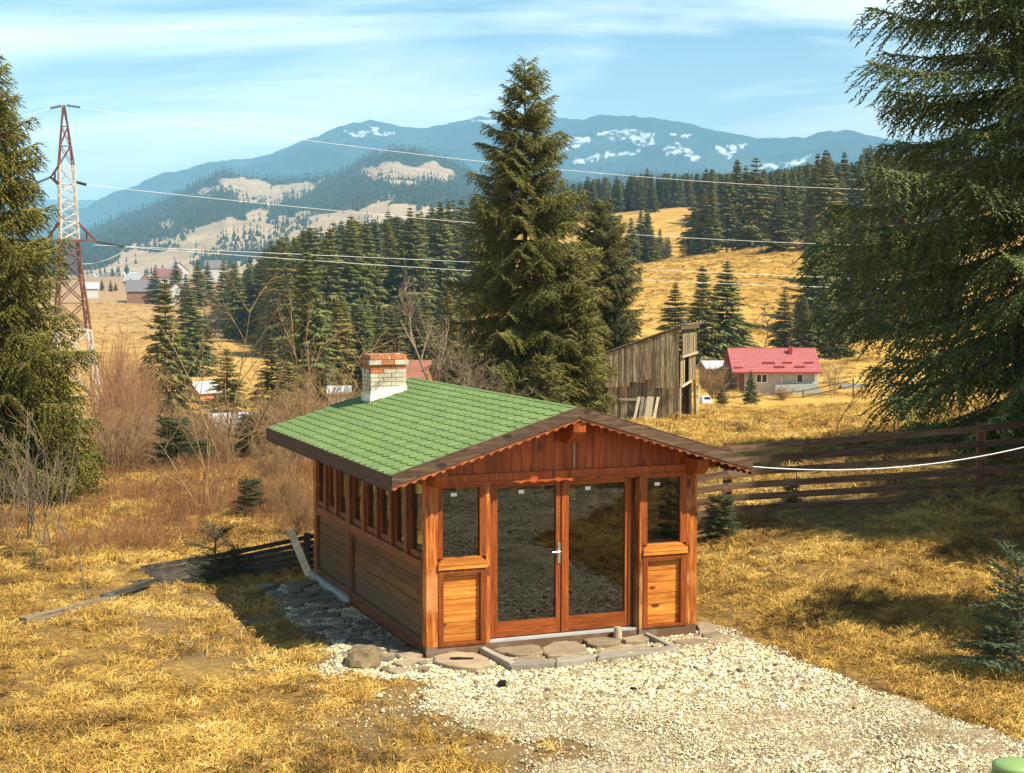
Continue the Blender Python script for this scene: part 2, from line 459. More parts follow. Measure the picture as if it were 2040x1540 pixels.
def grass_mat(name, cols, rough=0.75, patch=True):
    t = NT(name)
    i = t.island(); oi = t.node('ShaderNodeObjectInfo')
    m = t.node('ShaderNodeMapping'); t.l.new(oi.outputs['Location'], m.inputs[0])
    p1 = t.noise(m.outputs[0], 0.55, 4, 0.6, 0.5); p2 = t.noise(m.outputs[0], 2.6, 3, 0.6)
    f = t.math('ADD', t.math('ADD', t.math('MULTIPLY', oi.outputs['Random'], 0.30), t.math('MULTIPLY', i, 0.30)), t.math('SUBTRACT', t.math('ADD', t.math('MULTIPLY', p1, 1.15), t.math('MULTIPLY', p2, 1.1)), 0.97))
    c = t.ramp(f, [(k / (len(cols) - 1), q) for k, q in enumerate(cols)])
    return t.done(c, rough, 0.2)
M_straw = grass_mat('dry_straw_grass', [(0.080, 0.050, 0.019), (0.20, 0.110, 0.028), (0.42, 0.238, 0.048), (0.66, 0.41, 0.090), (0.80, 0.56, 0.165), (0.86, 0.68, 0.30)])
M_weed = grass_mat('dry_weed_stems', [(0.16, 0.06, 0.024), (0.28, 0.13, 0.05), (0.42, 0.25, 0.10)])

def ground_mat():
    t = NT('dry_meadow_soil')
    v = t.coord('Object')
    big = t.noise(v, 0.22, 4, 0.6, 0.3); mid = t.noise(v, 1.4, 5, 0.65, 0.6); fin = t.noise(v, 9.0, 6, 0.7, 1.2)
    vs = t.coord('Object', (0.6, 1.0, 1.0)); streak = t.noise(vs, 0.16, 9, 0.72, 0.6)
    far = t.attr('far')
    c = t.ramp(fin, [(0.30, (0.085, 0.050, 0.020)), (0.46, (0.20, 0.115, 0.032)), (0.60, (0.38, 0.225, 0.052)), (0.78, (0.56, 0.38, 0.11))])
    c = t.mix(t.ramp(mid, [(0.35, 0.75), (0.56, 0.0)]), c, (0.14, 0.080, 0.028))
    c = t.mix(t.ramp(big, [(0.5, 0.0), (0.72, 0.5)]), c, (0.55, 0.36, 0.10))
    c = t.mix(t.attr('dirt_and_shade'), c, (0.18, 0.115, 0.052))
    cf = t.ramp(streak, [(0.30, (0.22, 0.115, 0.028)), (0.44, (0.40, 0.22, 0.045)), (0.56, (0.52, 0.31, 0.07)), (0.70, (0.68, 0.47, 0.15))])
    c = t.mix(far, c, cf)
    c = t.mix(t.attr('field'), c, (0.33, 0.22, 0.125))
    h = t.math('ADD', t.math('MULTIPLY', fin, 0.5), mid)
    t.bump(h, 0.9, 0.10)
    return t.done(c, 0.95, 0.1)
M_ground = ground_mat()

def gravel_bed_mat():
    t = NT('cream_gravel_bed')
    v = t.coord('Object')
    cell = t.voro(v, 34.0, out='Color'); d = t.voro(v, 34.0)
    sp = t.node('ShaderNodeSeparateColor'); t.l.new(cell, sp.inputs[0])
    c = t.ramp(sp.outputs[0], [(0.0, (0.15, 0.105, 0.055)), (0.3, (0.36, 0.28, 0.155)), (0.7, (0.52, 0.43, 0.26)), (1.0, (0.24, 0.18, 0.10))])
    c = t.mix(t.ramp(d, [(0.5, 0.0), (0.85, 0.85)]), c, (0.15, 0.10, 0.05))
    w = t.noise(v, 0.9, 5, 0.65, 0.4)
    c = t.mix(t.ramp(w, [(0.42, 0.0), (0.62, 0.75)]), c, (0.20, 0.135, 0.065))
    t.bump(t.ramp(d, [(0.0, 1.0), (0.8, 0.0)]), 0.8, 0.02)
    return t.done(c, 0.9, 0.2)
M_gravel = gravel_bed_mat()

# ------------------------------------------------------------------ terrain
TU = np.array([-700, 0, 300, 540, 760, 950, 1240, 1500, 1700, 2040, 2700], float)
TT = {
 6:   [0]*11,
 8:   [-.1,-.05,0,0,0,0,0,0,.05,.1,.1],
 13:  [-.1,-.05,0,0,0,0,0,.03,.08,.15,.2],
 17.5:[-.2,-.1,-.05,0,0,0,0,.08,.15,.25,.3],
 20:  [-.2,-.1,-.05,-.02,0,0,.03,.2,.32,.5,.6],
 24:  [-.3,-.15,-.05,-.02,0,0,.15,.6,.78,1.0,1.2],
 28:  [-.3,-.2,-.1,-.05,0,.05,.3,.75,.95,1.2,1.4],
 33:  [-.5,-.3,-.15,0,0,0,.3,.65,.95,1.2,1.4],
 38:  [-.8,-.5,-.2,0,-.1,-.1,.2,.45,.8,1.1,1.3],
 45:  [-1.8,-1.5,-1.2,-.8,-.6,-.4,0,.1,.3,.8,1],
 55:  [-3.5,-3.2,-3,-2.4,-1.6,-1,-.6,-.5,-.4,.2,.5],
 70:  [-5.5,-5.2,-5,-4.4,-3.2,-2.2,-1.8,-1.6,-1.6,-1,-.5],
 90:  [-6.6,-6.5,-6.4,-6,-5,-3.6,-2.8,-2.8,-2.8,-2.5,-2],
 120: [-7,-7,-7,-6.8,-6.4,-5,-4.4,-4.8,-4.8,-4.5,-4],
 150: [-7,-7,-7,-7,-7,-5.6,-5,-6,-6,-6,-5],
 190: [-6.5,-6.5,-6.8,-7,-7,-5.6,-3.6,-4.0,-4.5,-4,-2],
 240: [-5,-5.5,-6,-7,-6.5,-4,1.5,2.5,2.5,3,5],
 300: [-3.5,-4,-4.5,-6,-5,0,7.4,10.5,11,12,14],
 340: [-2,-2.5,-3,-4.5,-3,3,9.9,13.9,15,17,19],
 400: [0,-.5,-1,-2,1,7,10.0,14.0,19,22,25],
 480: [2,1.5,1,1,6,13,21,24,26,29,32],
 560: [4,4,3.5,4,10,20,32,34,35,38,40],
 700: [8,8,8,9,15,26,36,38,40,42,44],
 830: [10.5,10.5,10.5,11,14,24,32,34,36,38,40],
 1000:[2,2,2,3,6,14,20,22,24,26,28],
 1300:[8,8,8,8,9,12,14,16,18,20,22],
 1800:[6,6,6,6,8,10,12,14,16,18,20],
 20000:[-5]*11}
_ty = np.array(sorted(TT)); _tz = np.array([TT[k] for k in sorted(TT)], float)
_ly = np.log(_ty)
GU = np.linspace(-700, 2700, 171); GL = np.linspace(_ly[0], _ly[-1], 500)
_tmp = np.stack([np.interp(GU, TU, row) for row in _tz])
GZ = np.stack([np.interp(GL, _ly, _tmp[:, j]) for j in range(len(GU))], 1)
def _sm(A, ax, k):
    w = np.hanning(2 * k + 3)[1:-1]; w /= w.sum()
    P = np.pad(A, [(k, k) if i == ax else (0, 0) for i in range(2)], mode='edge')
    return sum(w[i] * np.take(P, np.arange(i, i + A.shape[ax]), axis=ax) for i in range(2 * k + 1))
GZ = _sm(_sm(GZ, 1, 6), 0, 5)
def base_z(x, y):
    x = np.asarray(x, float); y = np.asarray(y, float)
    r = np.hypot(x, y); th = np.arctan2(x, y)
    lim = math.radians(29)
    tc_ = np.clip(th, -lim, lim)
    u = 1020 + F * np.tan(tc_)
    w = np.clip((np.abs(th) - lim) / (PI - lim), 0, 1)
    u = u * (1 - w) + 1020 * w
    yy = np.maximum(r * np.cos(tc_), 6.01)
    fu = np.clip((u - GU[0]) / (GU[1] - GU[0]), 0, len(GU) - 1.001); fl = np.clip((np.log(yy) - GL[0]) / (GL[1] - GL[0]), 0, len(GL) - 1.001)
    i = fu.astype(int); j = fl.astype(int); a = fu - i; b = fl - j
    return (GZ[j, i]*(1-a) + GZ[j, i+1]*a)*(1-b) + (GZ[j+1, i]*(1-a) + GZ[j+1, i+1]*a)*b
CAB_YAW = 0.3763; CAB_O = (-1.0129, 17.907)
_cc, _cs = math.cos(CAB_YAW), math.sin(CAB_YAW)
def to_cab(x, y):
    dx, dy = np.asarray(x) - CAB_O[0], np.asarray(y) - CAB_O[1]
    return dx * _cc + dy * _cs, -dx * _cs + dy * _cc
def from_cab(X, Y):
    return CAB_O[0] + X * _cc - Y * _cs, CAB_O[1] + X * _cs + Y * _cc
def gravel_w(x, y):
    """how much of the ground is gravel: the yard in front of the cabin, to the right and towards the camera"""
    X, Y = to_cab(x, y)
    u, v = project(np.asarray(x, float), np.asarray(y, float), 0.0)
    n = fbm(np.asarray(x) * 0.9, np.asarray(y) * 0.9, 4) * 1.0
    left = np.interp(v, [1290, 1345, 1390, 1440, 1490, 1540, 1800], [790, 735, 790, 960, 1060, 1100, 1150])
    right = np.interp(v, [1240, 1262, 1300, 1345, 1400, 1460, 1540, 1800], [1400, 1470, 1530, 1600, 1740, 1880, 2120, 4200])
    d = np.minimum((u - left) / 230, (right - u) / 45) + n * np.where(u < 1150, 1.5, .9)
    d = np.where((v < 1240) | (Y > 0.3), -1, d)
    d = np.where(y < 5, -1, d)
    side = np.minimum(np.minimum((X + .95 + 0.35 * n) / 0.25, (0.0 - X) / 0.05 + 1), np.minimum((5.2 - Y) / 0.3, (Y + 0.9) / 0.3))
    w = np.clip(np.maximum(d, np.clip(side, -1, 0.75)) * 0.8 + 0.3, 0, 1)
    return w
SOIL = [(600,1395),(740,1360),(960,1385),(1120,1410),(1330,1455),(1280,1560),(540,1560)]
def soil_w(x, y):
    u, v = project(np.asarray(x, float), np.maximum(np.asarray(y, float), 3.0), 0.0)
    j = fbm(np.asarray(x) * 1.3, np.asarray(y) * 1.3, 4) * 130
    return inpoly(u + j, v + j * .4, SOIL) * 1.0
def gz(x, y):
    x = np.asarray(x, float); y = np.asarray(y, float)
    r = np.hypot(x, y)
    z = base_z(x, y)
    X, Y = to_cab(x, y)
    near = np.clip(1 - np.hypot(np.maximum(np.abs(X - 1.8) - 1.9, 0), np.maximum(np.abs(Y - 2.7) - 2.8, 0)) / 1.6, 0, 1)
    z = z * (1 - near) + (-0.01) * near
    k = 1 - near
    z = z + k * (fbm(x * 0.55, y * 0.55, 3) * 0.11 * np.clip(r / 18, 0.6, 1.4) + fbm(x * 0.12, y * 0.12, 3) * 0.22 * np.clip((r - 20) / 25, 0, 3))
    z = z + fbm(x * 0.02, y * 0.02, 3) * np.clip((r - 90) / 200, 0, 1.0) * 2.2
    return z
def gzf(x, y): return float(gz(np.array([x]), np.array([y]))[0])
def ground_at(u, v, lo=6.0, hi=900.0):
    """where the photograph's pixel (u, v) meets the terrain"""
    ys = np.exp(np.linspace(math.log(lo), math.log(hi), 700))
    p = at(u, v, 1.0); dx, dz = p.x, p.z - CZ
    h = CZ + dz * ys - gz(dx * ys, ys)
    i = np.argmax(h < 0)
    return Vector((dx * ys[i], ys[i], gzf(dx * ys[i], ys[i])))

def make_ground():
    az = np.concatenate([np.arange(-180, -40, 6.0), np.arange(-40, -23, 1.0), np.arange(-23, 23.01, 0.14), np.arange(24, 41, 1.0), np.arange(46, 180, 6.0)])
    az = np.radians(az)
    r = np.concatenate([[0.0], np.linspace(1.0, 6.5, 6), np.exp(np.linspace(math.log(7), math.log(60), 250)), np.exp(np.linspace(math.log(61), math.log(1900), 190)), [3500, 8000, 22000]])
    A, R_ = np.meshgrid(az, r)
    x = R_ * np.sin(A); y = R_ * np.cos(A)
    z = gz(x, y)
    nearf = np.clip((45 - R_) / 20, 0, 1) * (R_ > 6.8)
    gw = gravel_w(x, y)
    X, Y = to_cab(x, y)
    clear = np.clip(np.maximum(np.maximum(-0.1 - X, X - 3.7), np.maximum(-0.1 - Y, Y - 5.5)) * 2, 0, 1)
    z = z + nearf * clear * (1 - gw * 0.85) * (fbm(x * 3.2, y * 3.2, 3) * 0.05)
    z = z + np.clip((R_ - 30) / 20, 0, 1) * np.clip((400 - R_) / 200, 0, 1) * fbm(x * 0.6, y * 0.6, 3) * 0.22
    n1, n2 = A.shape
    idx = np.arange(n1 * n2).reshape(n1, n2)
    a = idx[:-1, :]; b = idx[1:, :]
    nxt = np.roll(idx, -1, axis=1)
    quads = np.stack([idx[:-1].ravel(), nxt[:-1].ravel(), nxt[1:].ravel(), idx[1:].ravel()], 1)
    me = np_mesh('ground', np.stack([x.ravel(), y.ravel(), z.ravel()], 1), quads, M_ground, smooth=True)
    far = np.clip((R_ - 34) / 30, 0, 1).ravel().astype(np.float32)
    u, v = project(x, np.maximum(y, 0.5), z)
    dirt_and_shade = np.zeros_like(x)
    # browner ground: a band by the fence, bare soil beside the gravel and in the tracks
    dd = fbm(x * 0.8, y * 0.8, 4)
    dirt_and_shade += np.clip(gw * 2.2, 0, 1) * np.clip(1 - np.abs(gw - 0.35) * 1.6, 0, 1)
    dirt_and_shade += np.clip(1 - np.abs(v - 1020) / 60, 0, 1) * (u > 1380) * np.clip(0.75 + dd * 1.5, 0, 1) * (R_ < 34)
    dirt_and_shade += np.clip(dd * 4 - 0.7, 0, 0.8) * (R_ < 40)
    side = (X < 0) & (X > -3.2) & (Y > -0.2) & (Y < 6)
    dirt_and_shade += side * np.clip(0.55 + dd * 1.5, 0, 0.8)  # bare soil; the brown also paints in the cabin's cast shadow
    dirt_and_shade = np.maximum(dirt_and_shade, soil_w(x, y) * .55)
    dirt_and_shade *= (R_ < 60)
    field = np.clip((R_ - 150) / 420, 0, 1) * np.clip((math.radians(2) - A) / math.radians(9), .1, 1)
    for nm, arr in (('far', far), ('dirt_and_shade', np.clip(dirt_and_shade, 0, 1).ravel().astype(np.float32)), ('field', field.ravel().astype(np.float32))):
        at_ = me.attributes.new(nm, 'FLOAT', 'POINT'); at_.data.foreach_set('value', arr)
    return tag(link_mesh('ground', me), kind='structure')
make_ground()

def make_gravel_sheet():
    """thin bed of gravel lying on the soil"""
    st = 0.06
    xs = np.arange(-3.2, 11.0, st); ys = np.arange(6.0, 24.6, st)
    Xg, Yg = np.meshgrid(xs, ys)
    w = gravel_w(Xg, Yg)
    z = gz(Xg, Yg) + np.where(w > 0.5, 0.018, 0.0) + fbm(Xg * 2.5, Yg * 2.5, 3) * 0.02 - np.clip(0.62 - w, 0, 1) * 0.14
    idx = np.arange(Xg.size).reshape(Xg.shape)
    q = np.stack([idx[:-1, :-1], idx[:-1, 1:], idx[1:, 1:], idx[1:, :-1]], -1).reshape(-1, 4)
    X, Y = to_cab(Xg, Yg)
    ok = (w > 0.42).ravel() & ~((X > -0.02) & (X < 3.62) & (Y > 0.0) & (Y < 5.4)).ravel()
    q = q[ok[q].all(1)]
    used = np.unique(q); remap = np.full(Xg.size, -1); remap[used] = np.arange(len(used))
    V = np.stack([Xg.ravel(), Yg.ravel(), z.ravel()], 1)[used]
    return tag(link_mesh('gravel_yard', np_mesh('gravel_yard', V, remap[q], M_gravel, smooth=True)), kind='structure')
make_gravel_sheet()

# far hills and mountains -------------------------------------------------
def forest_floor_mat(name, forest, bare, snow=False):
    t = NT(name)
    v = t.coord('Object')
    n = t.noise(v, 0.012, 6, 0.7); n2 = t.noise(v, 0.05, 4, 0.7)
    n3 = t.noise(v, 0.0022, 6, 0.65)
    cf = t.ramp(t.math('ADD', t.math('MULTIPLY', n2, 0.5), t.math('MULTIPLY', n3, 0.5)), [(0.38, tuple(x * 0.25 for x in forest)), (0.52, forest), (0.66, tuple(x * 2.6 for x in forest))])
    cb = t.ramp(n, [(0.3, tuple(x * 0.72 for x in bare)), (0.7, tuple(min(1, x * 1.25) for x in bare))])
    c = t.mix(t.attr('bare'), cf, cb)
    if snow: c = t.mix(t.attr('snow'), c, (0.86, 0.88, 0.92))
    t.bump(n2, 1.0, 12.0 if snow else 6.0)
    return t.done(c, 0.95, 0.05)
M_hill = forest_floor_mat('hill_meadow_and_forest', (0.030, 0.042, 0.022), (0.40, 0.29, 0.175))
M_mount = forest_floor_mat('mountain_forest_and_snow', (0.035, 0.048, 0.030), (0.2, 0.17, 0.12), True)
M_farmount = forest_floor_mat('far_mountain_slope', (0.04, 0.05, 0.04), (0.3, 0.26, 0.2), True)

def z5(X, Y): return (140 + X * .4216, 180 + Y * .4216)
def z3(X, Y): return (1120 + X * .353, 200 + Y * .353)
MEADOWS = [
 [z5(*p) for p in ((570,492),(655,455),(720,400),(750,395),(830,425),(1000,440),(1090,425),(1205,425),(1130,475),(1000,520),(900,545),(800,530),(760,470),(690,470),(640,500))],
 [z5(*p) for p in ((1310,400),(1400,355),(1500,335),(1580,345),(1640,365),(1700,345),(1780,370),(1845,410),(1700,430),(1600,460),(1540,450),(1460,420),(1400,410))],
 [z5(*p) for p in ((530,690),(600,650),(780,610),(860,570),(950,560),(940,640),(860,660),(800,680),(700,700))],
 [z5(*p) for p in ((320,725),(540,692),(740,692),(1000,640),(1230,600),(1370,570),(1440,510),(1560,490),(1520,530),(1380,595),(1240,645),(1100,705),(900,722),(600,735),(300,748))],
 [z5(*p) for p in ((380,640),(440,615),(500,625),(470,660),(420,670))],
 [z5(*p) for p in ((280,775),(600,748),(900,735),(1000,745),(760,795),(300,860))],
 [(350,500),(470,455),(560,428),(700,415),(800,405),(930,425),(950,470),(820,488),(640,500),(430,530),(330,535)],
 [(1190,400),(1225,387),(1270,390),(1300,402),(1260,412),(1200,410)],
 [(-400,560),(170,545),(250,505),(330,500),(480,520),(600,520),(600,600),(-400,600)],
]
SNOW = [
 [z3(*p) for p in ((190,195),(290,165),(440,170),(530,185),(540,240),(500,270),(400,235),(300,225),(210,215))],
 [z3(*p) for p in ((0,225),(60,205),(160,205),(170,240),(60,265),(-40,290))],
 [z3(*p) for p in ((575,250),(650,250),(740,290),(770,330),(740,345),(690,300),(600,310))],
 [z3(*p) for p in ((850,240),(1030,245),(935,335),(880,300))],
 [z3(*p) for p in ((0,335),(120,330),(210,300),(330,290),(450,270),(440,295),(250,330),(150,350),(60,370))],
 [z3(*p) for p in ((600,190),(730,195),(700,205),(600,203))],
 [z3(*p) for p in ((1100,380),(1300,340),(1400,300),(1380,340),(1250,400),(1120,400))],
 [(690,262),(745,253),(790,262),(760,268),(700,270)], [(940,240),(990,236),(1010,242),(960,246)],
]
def sheet(name, mat, y0, y1, yend, ridge, z0, power, relief, na, nr, snow=False, polys=(), nscale=1.0, u0=-500, u1=2600):
    ru, rv = np.array([p[0] for p in ridge], float), np.array([p[1] for p in ridge], float)
    u = np.linspace(u0, u1, na)
    t = np.concatenate([np.linspace(0, 1, nr), 1 + np.linspace(0.08, 1, 14)])
    U, T = np.meshgrid(u, t)
    y = np.where(T <= 1, y0 + (y1 - y0) * T, y1 + (yend - y1) * (T - 1))
    zr = CZ + (571.3 - np.interp(U, ru, rv)) / F * y1
    x = (U - 1020) / F * y
    f = np.where(T <= 1, np.clip(T, 0, 1) ** power, np.clip(1 - (T - 1), 0, 1) ** 1.4)
    z = z0 + (zr - z0) * f
    n = fbm(x * 0.0011 * nscale + 5, y * 0.0011 * nscale + 3, 5)
    env = np.clip(np.sin(np.clip(T, 0, 2) * PI / 1.0) ** 2, 0, 1)
    z = z + n * relief * np.where(T <= 1, np.clip(1 - np.abs(T - 0.5) * 2, 0, 1) ** 0.6, env * 0.5)
    rid = 0.5 - np.abs(fbm(x * 0.0013 * nscale + y * .0004, y * 0.0007 * nscale + 7, 4))
    z = z + rid * relief * .75 * np.where(T <= 1, np.clip(1 - np.abs(T - 0.55) * 2, 0, 1) ** 0.7, 0)
    z = z + fbm(U * 0.05, y * 0.004, 3) * relief * 0.05 * np.clip(T * 2, 0, 1)
    n1, n2 = U.shape
    idx = np.arange(n1 * n2).reshape(n1, n2)
    q = np.stack([idx[:-1, :-1], idx[:-1, 1:], idx[1:, 1:], idx[1:, :-1]], -1).reshape(-1, 4)
    me = np_mesh(name, np.stack([x.ravel(), y.ravel(), z.ravel()], 1), q, mat, smooth=True)
    pu, pv = project(x, y, z)
    ju = fbm(pu * 0.035, pv * 0.05, 4) * 26; jv = fbm(pu * 0.035 + 40, pv * 0.05 + 9, 4) * 16
    bare = np.zeros(U.shape, bool); sn = np.zeros(U.shape)
    for P in polys: bare |= inpoly(pu + ju, pv + jv, P)
    if snow:
        for P in SNOW: sn = np.maximum(sn, inpoly(pu + ju * 0.6, pv + jv * 0.6, P) * np.clip(0.40 + fbm(pu * 0.10, pv * 0.30, 5) * 3.0 + fbm(pu * .03, pv * .05, 3) * 1.5, 0, 1) * .9)
    for nm, arr in (('bare', bare.astype(np.float32).ravel()), ('snow', sn.astype(np.float32).ravel())):
        a_ = me.attributes.new(nm, 'FLOAT', 'POINT'); a_.data.foreach_set('value', arr)
    tag(link_mesh(name, me), kind='structure')
    return x, y, z, bare, pu, pv, T
HILL = sheet('hills', M_hill, 1150, 4000, 5200,
   [(-500,540),(-300,520),(0,500),(165,472),(230,442),(300,418),(360,390),(400,370),(450,348),(490,356),(560,366),(640,357),(690,345),(730,322),(780,304),(830,306),(900,330),(945,352),(1000,372),(1060,385),(1130,372),(1250,352),(1400,356),(1600,350),(1800,350),(2600,370)],
   4, 1.25, 46, 620, 150, polys=MEADOWS, nscale=1.6)
sheet('mountain', M_mount, 5600, 10000, 13000,
   [(-500,560),(0,470),(100,455),(165,440),(210,418),(250,400),(330,360),(420,330),(520,320),(600,290),(680,262),(700,255),(740,249),(770,256),(800,263),(850,267),(900,250),(950,237),(1000,236),(1100,235),(1160,246),(1200,238),(1300,241),(1400,263),(1500,286),(1600,286),(1640,276),(1700,272),(1760,283),(1900,300),(2600,350)],
   60, 1.15, 300, 900, 150, snow=True, nscale=0.9)
sheet('far_mountain', M_farmount, 11000, 15000, 17000,
   [(-700,380),(-300,372),(0,392),(60,396),(130,403),(200,400),(300,425),(500,470),(900,520),(2700,520)], 60, 1.1, 150, 300, 30, snow=True)

# haze: one closed box of even, thin, bluish air round everything
def make_haze():
    b = MB().box(-19000, 19000, -60, 18500, -14, 1330)
    m = bpy.data.materials.new('thin_blue_air'); m.use_nodes = True
    n, l = m.node_tree.nodes, m.node_tree.links
    n.clear()
    o = n.new('ShaderNodeOutputMaterial'); v = n.new('ShaderNodeVolumePrincipled')
    v.inputs['Color'].default_value = (0.36, 0.74, 1.0, 1)
    v.inputs['Density'].default_value = 1.2e-4
    v.inputs['Anisotropy'].default_value = -0.3
    l.new(v.outputs[0], o.inputs['Volume'])
    ob = b.build('haze', m); tag(ob, kind='stuff')
make_haze()

# ------------------------------------------------------------------ the cabin
CL, CW = 5.39, 3.6
SLOPE = 0.714 / 2.34
def roof_z(X):
    return 2.26 + (min(X, 3.6 - X) + 0.54) * SLOPE
ANG = math.atan(SLOPE)

def make_cabin():
    root = empty('cabin', (CAB_O[0], CAB_O[1], 0.0), CAB_YAW)
    tag(root, 'brown timber cabin with glazed walls, green shingle roof and brick chimney', 'cabin')
    P = lambda mb, name, mat, par=root: mb.build(name, mat, par)
    # base
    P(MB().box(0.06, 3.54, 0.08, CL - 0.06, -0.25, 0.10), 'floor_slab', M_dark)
    P(MB().box(-0.06, 0.03, 3.3, CL + 0.02, -0.3, 0.115), 'foundation', M_concrete)
    P(MB().box(0.0, 0.80, 0.0, 0.16, -0.15, 0.136), 'plinth', M_plinth); P(MB().box(2.80, 3.6, 0.0, 0.16, -0.15, 0.136), 'plinth', M_plinth)
    P(MB().box(0.80, 2.80, 0.03, 0.3, -0.2, 0.118), 'doorstep', M_plinth)
    P(MB().box(0.80, 2.80, 0.035, 0.13, 0.12, 0.146), 'threshold', M_sill)
    # corner and intermediate posts
    for (x0, x1, y0, y1) in ((0, .147, 0, .147), (3.462, 3.607, 0, .147), (0, .15, CL - .15, CL), (3.45, 3.6, CL - .15, CL)):
        P(MB().box(x0, x1, y0, y1, -0.1 if y0 > 1 else 0.138, 2.30), 'corner_post', M_post)
    P(MB().box(-0.02, 0.11, 3.30, 3.50, -0.12, 2.26), 'wall_post', M_side_v)
    P(MB().box(3.49, 3.62, 3.30, 3.50, -0.12, 2.26), 'wall_post', M_side_v)
    # glazed side and back walls
    def wall(mp, bays, s_end, mat_h, mat_v, boards=True):
        def bx(mb, s0, s1, n0, n1, z0, z1):
            a = mp(s0, n0); b = mp(s1, n1)
            return mb.box(a[0], b[0], a[1], b[1], z0, z1)
        for (s0, s1, nw) in bays:
            bm = MB(); bx(bm, s0, s1, -0.10, 0.004, -0.14, 0.168); P(bm, 'bottom_beam', mat_h)
            sb = MB(); bx(sb, s0, s1, -0.10, 0.018, 1.055, 1.15); P(sb, 'sill_beam', mat_h)
            tb = MB(); bx(tb, s0, s1, -0.11, 0.0, 2.12, 2.27); P(tb, 'top_plate', mat_h)
            # panel of horizontal boards in a raised trim
            tr = MB()
            bx(tr, s0 + .002, s0 + .055, -.03, .006, .170, 1.053); bx(tr, s1 - .055, s1 - .002, -.03, .006, .170, 1.053)
            bx(tr, s0 + .055, s1 - .055, -.03, .006, 1.01, 1.053); bx(tr, s0 + .055, s1 - .055, -.03, .006, .170, .205)
            P(tr, 'panel_trim', mat_v)
            zb = np.linspace(0.17, 1.05, 7)
            for k in range(6):
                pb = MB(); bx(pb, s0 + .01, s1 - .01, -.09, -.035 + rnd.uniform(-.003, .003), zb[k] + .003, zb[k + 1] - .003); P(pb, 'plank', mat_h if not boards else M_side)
            # windows
            ed = np.linspace(s0, s1, nw + 1)
            for k in range(nw):
                a, b = ed[k], ed[k + 1]
                if k < nw - 1:
                    mu = MB(); bx(mu, b - .05, b + .05, -.09, .012, 1.152, 2.118); P(mu, 'mullion', mat_v)
                a2 = a + (.05 if k else 0.0) + .002; b2 = b - (.05 if k < nw - 1 else 0.0) - .002
                fr = MB()
                bx(fr, a2, a2 + .055, -.085, -.03, 1.152, 2.118); bx(fr, b2 - .055, b2, -.085, -.03, 1.152, 2.118)
                bx(fr, a2 + .055, b2 - .055, -.085, -.03, 1.152, 1.225); bx(fr, a2 + .055, b2 - .055, -.085, -.03, 2.05, 2.118)
                w = P(fr, 'window', mat_v)
                pn = MB(); bx(pn, a2 + .05, b2 - .05, -.062, -.056, 1.22, 2.055); pn.build('pane', M_glass_side, w)
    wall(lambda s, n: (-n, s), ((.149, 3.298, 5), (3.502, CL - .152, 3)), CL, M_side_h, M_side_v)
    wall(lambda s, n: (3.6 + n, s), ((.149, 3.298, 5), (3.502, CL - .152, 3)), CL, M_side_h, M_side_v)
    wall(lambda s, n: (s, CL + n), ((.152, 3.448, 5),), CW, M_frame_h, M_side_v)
    # front: two glazed side lights over boarded panels
    for (x0, x1, g0, g1) in ((.149, .755, .209, .676), (2.85, 3.460, 2.909, 3.371)):
        fr = MB()
        fr.box(x0, g0, .002, .075, 1.19, 2.078).box(g1, x1, .002, .075, 1.19, 2.078)
        fr.box(g0, g1, .002, .075, 2.027, 2.078)
        w = fr.build('front_window', M_frame_v, root)
        MB().box(g0 - .01, g1 + .01, .036, .042, 1.19, 2.035).build('pane', M_glass, w)
        sx = g0 + .24 * (g1 - g0)
        MB().box(sx, sx + .075, .031, .0345, 1.925, 1.965).build('sticker', M_sticker, w)
        # mitred sloping sill
        s = MB().prism([(x0 - .004, 1.105), (x1 + .004, 1.105), (x1 + .004, 1.135), (g1, 1.195), (g0, 1.195), (x0 - .004, 1.135)], 1, -.035, .07)
        s.build('window_sill', M_plank, root)
        MB().box(x0 - .006, x1 + .006, -.03, .07, 1.058, 1.103).build('sill_rail', M_plank, root)
        tr = MB()
        i0, i1 = g0 + .003, g1 + .008
        tr.box(x0, i0, -.012, .07, .170, 1.056).box(i1, x1, -.012, .07, .170, 1.056)
        tr.box(i0, i1, -.012, .07, 1.0, 1.056).box(x0, x1, -.016, .07, .138, .168)
        tr.build('panel_trim', M_frame_v, root)
        zb = [0.17, .265, .405, .545, .685, .83, .955, 1.0]
        if x0 > 1: zb = [0.17, .275, .42, .56, .70, .85, .96, 1.0]
        for k in range(7):
            MB().box(i0, i1, .048 + rnd.uniform(0, .006), .09, zb[k] + .003, zb[k + 1] - .003).build('plank', M_plank, root)
    # door posts
    P(MB().box(.757, .800, .0, .16, .138, 2.078), 'door_post', M_post)
    P(MB().box(2.800, 2.848, .0, .16, .138, 2.078), 'door_post', M_post)
    fr = MB().box(.802, .838, .06, .2, .152, 2.075).box(2.725, 2.798, .16, .2, .152, 2.075).box(.838, 2.725, .06, .2, 2.045, 2.078)
    P(fr, 'door_frame', M_frame_v)
    P(MB().box(2.731, 2.746, .040, .058, .152, 2.04), 'dark_strip', M_black)  # thin near-black strip by the right door leaf
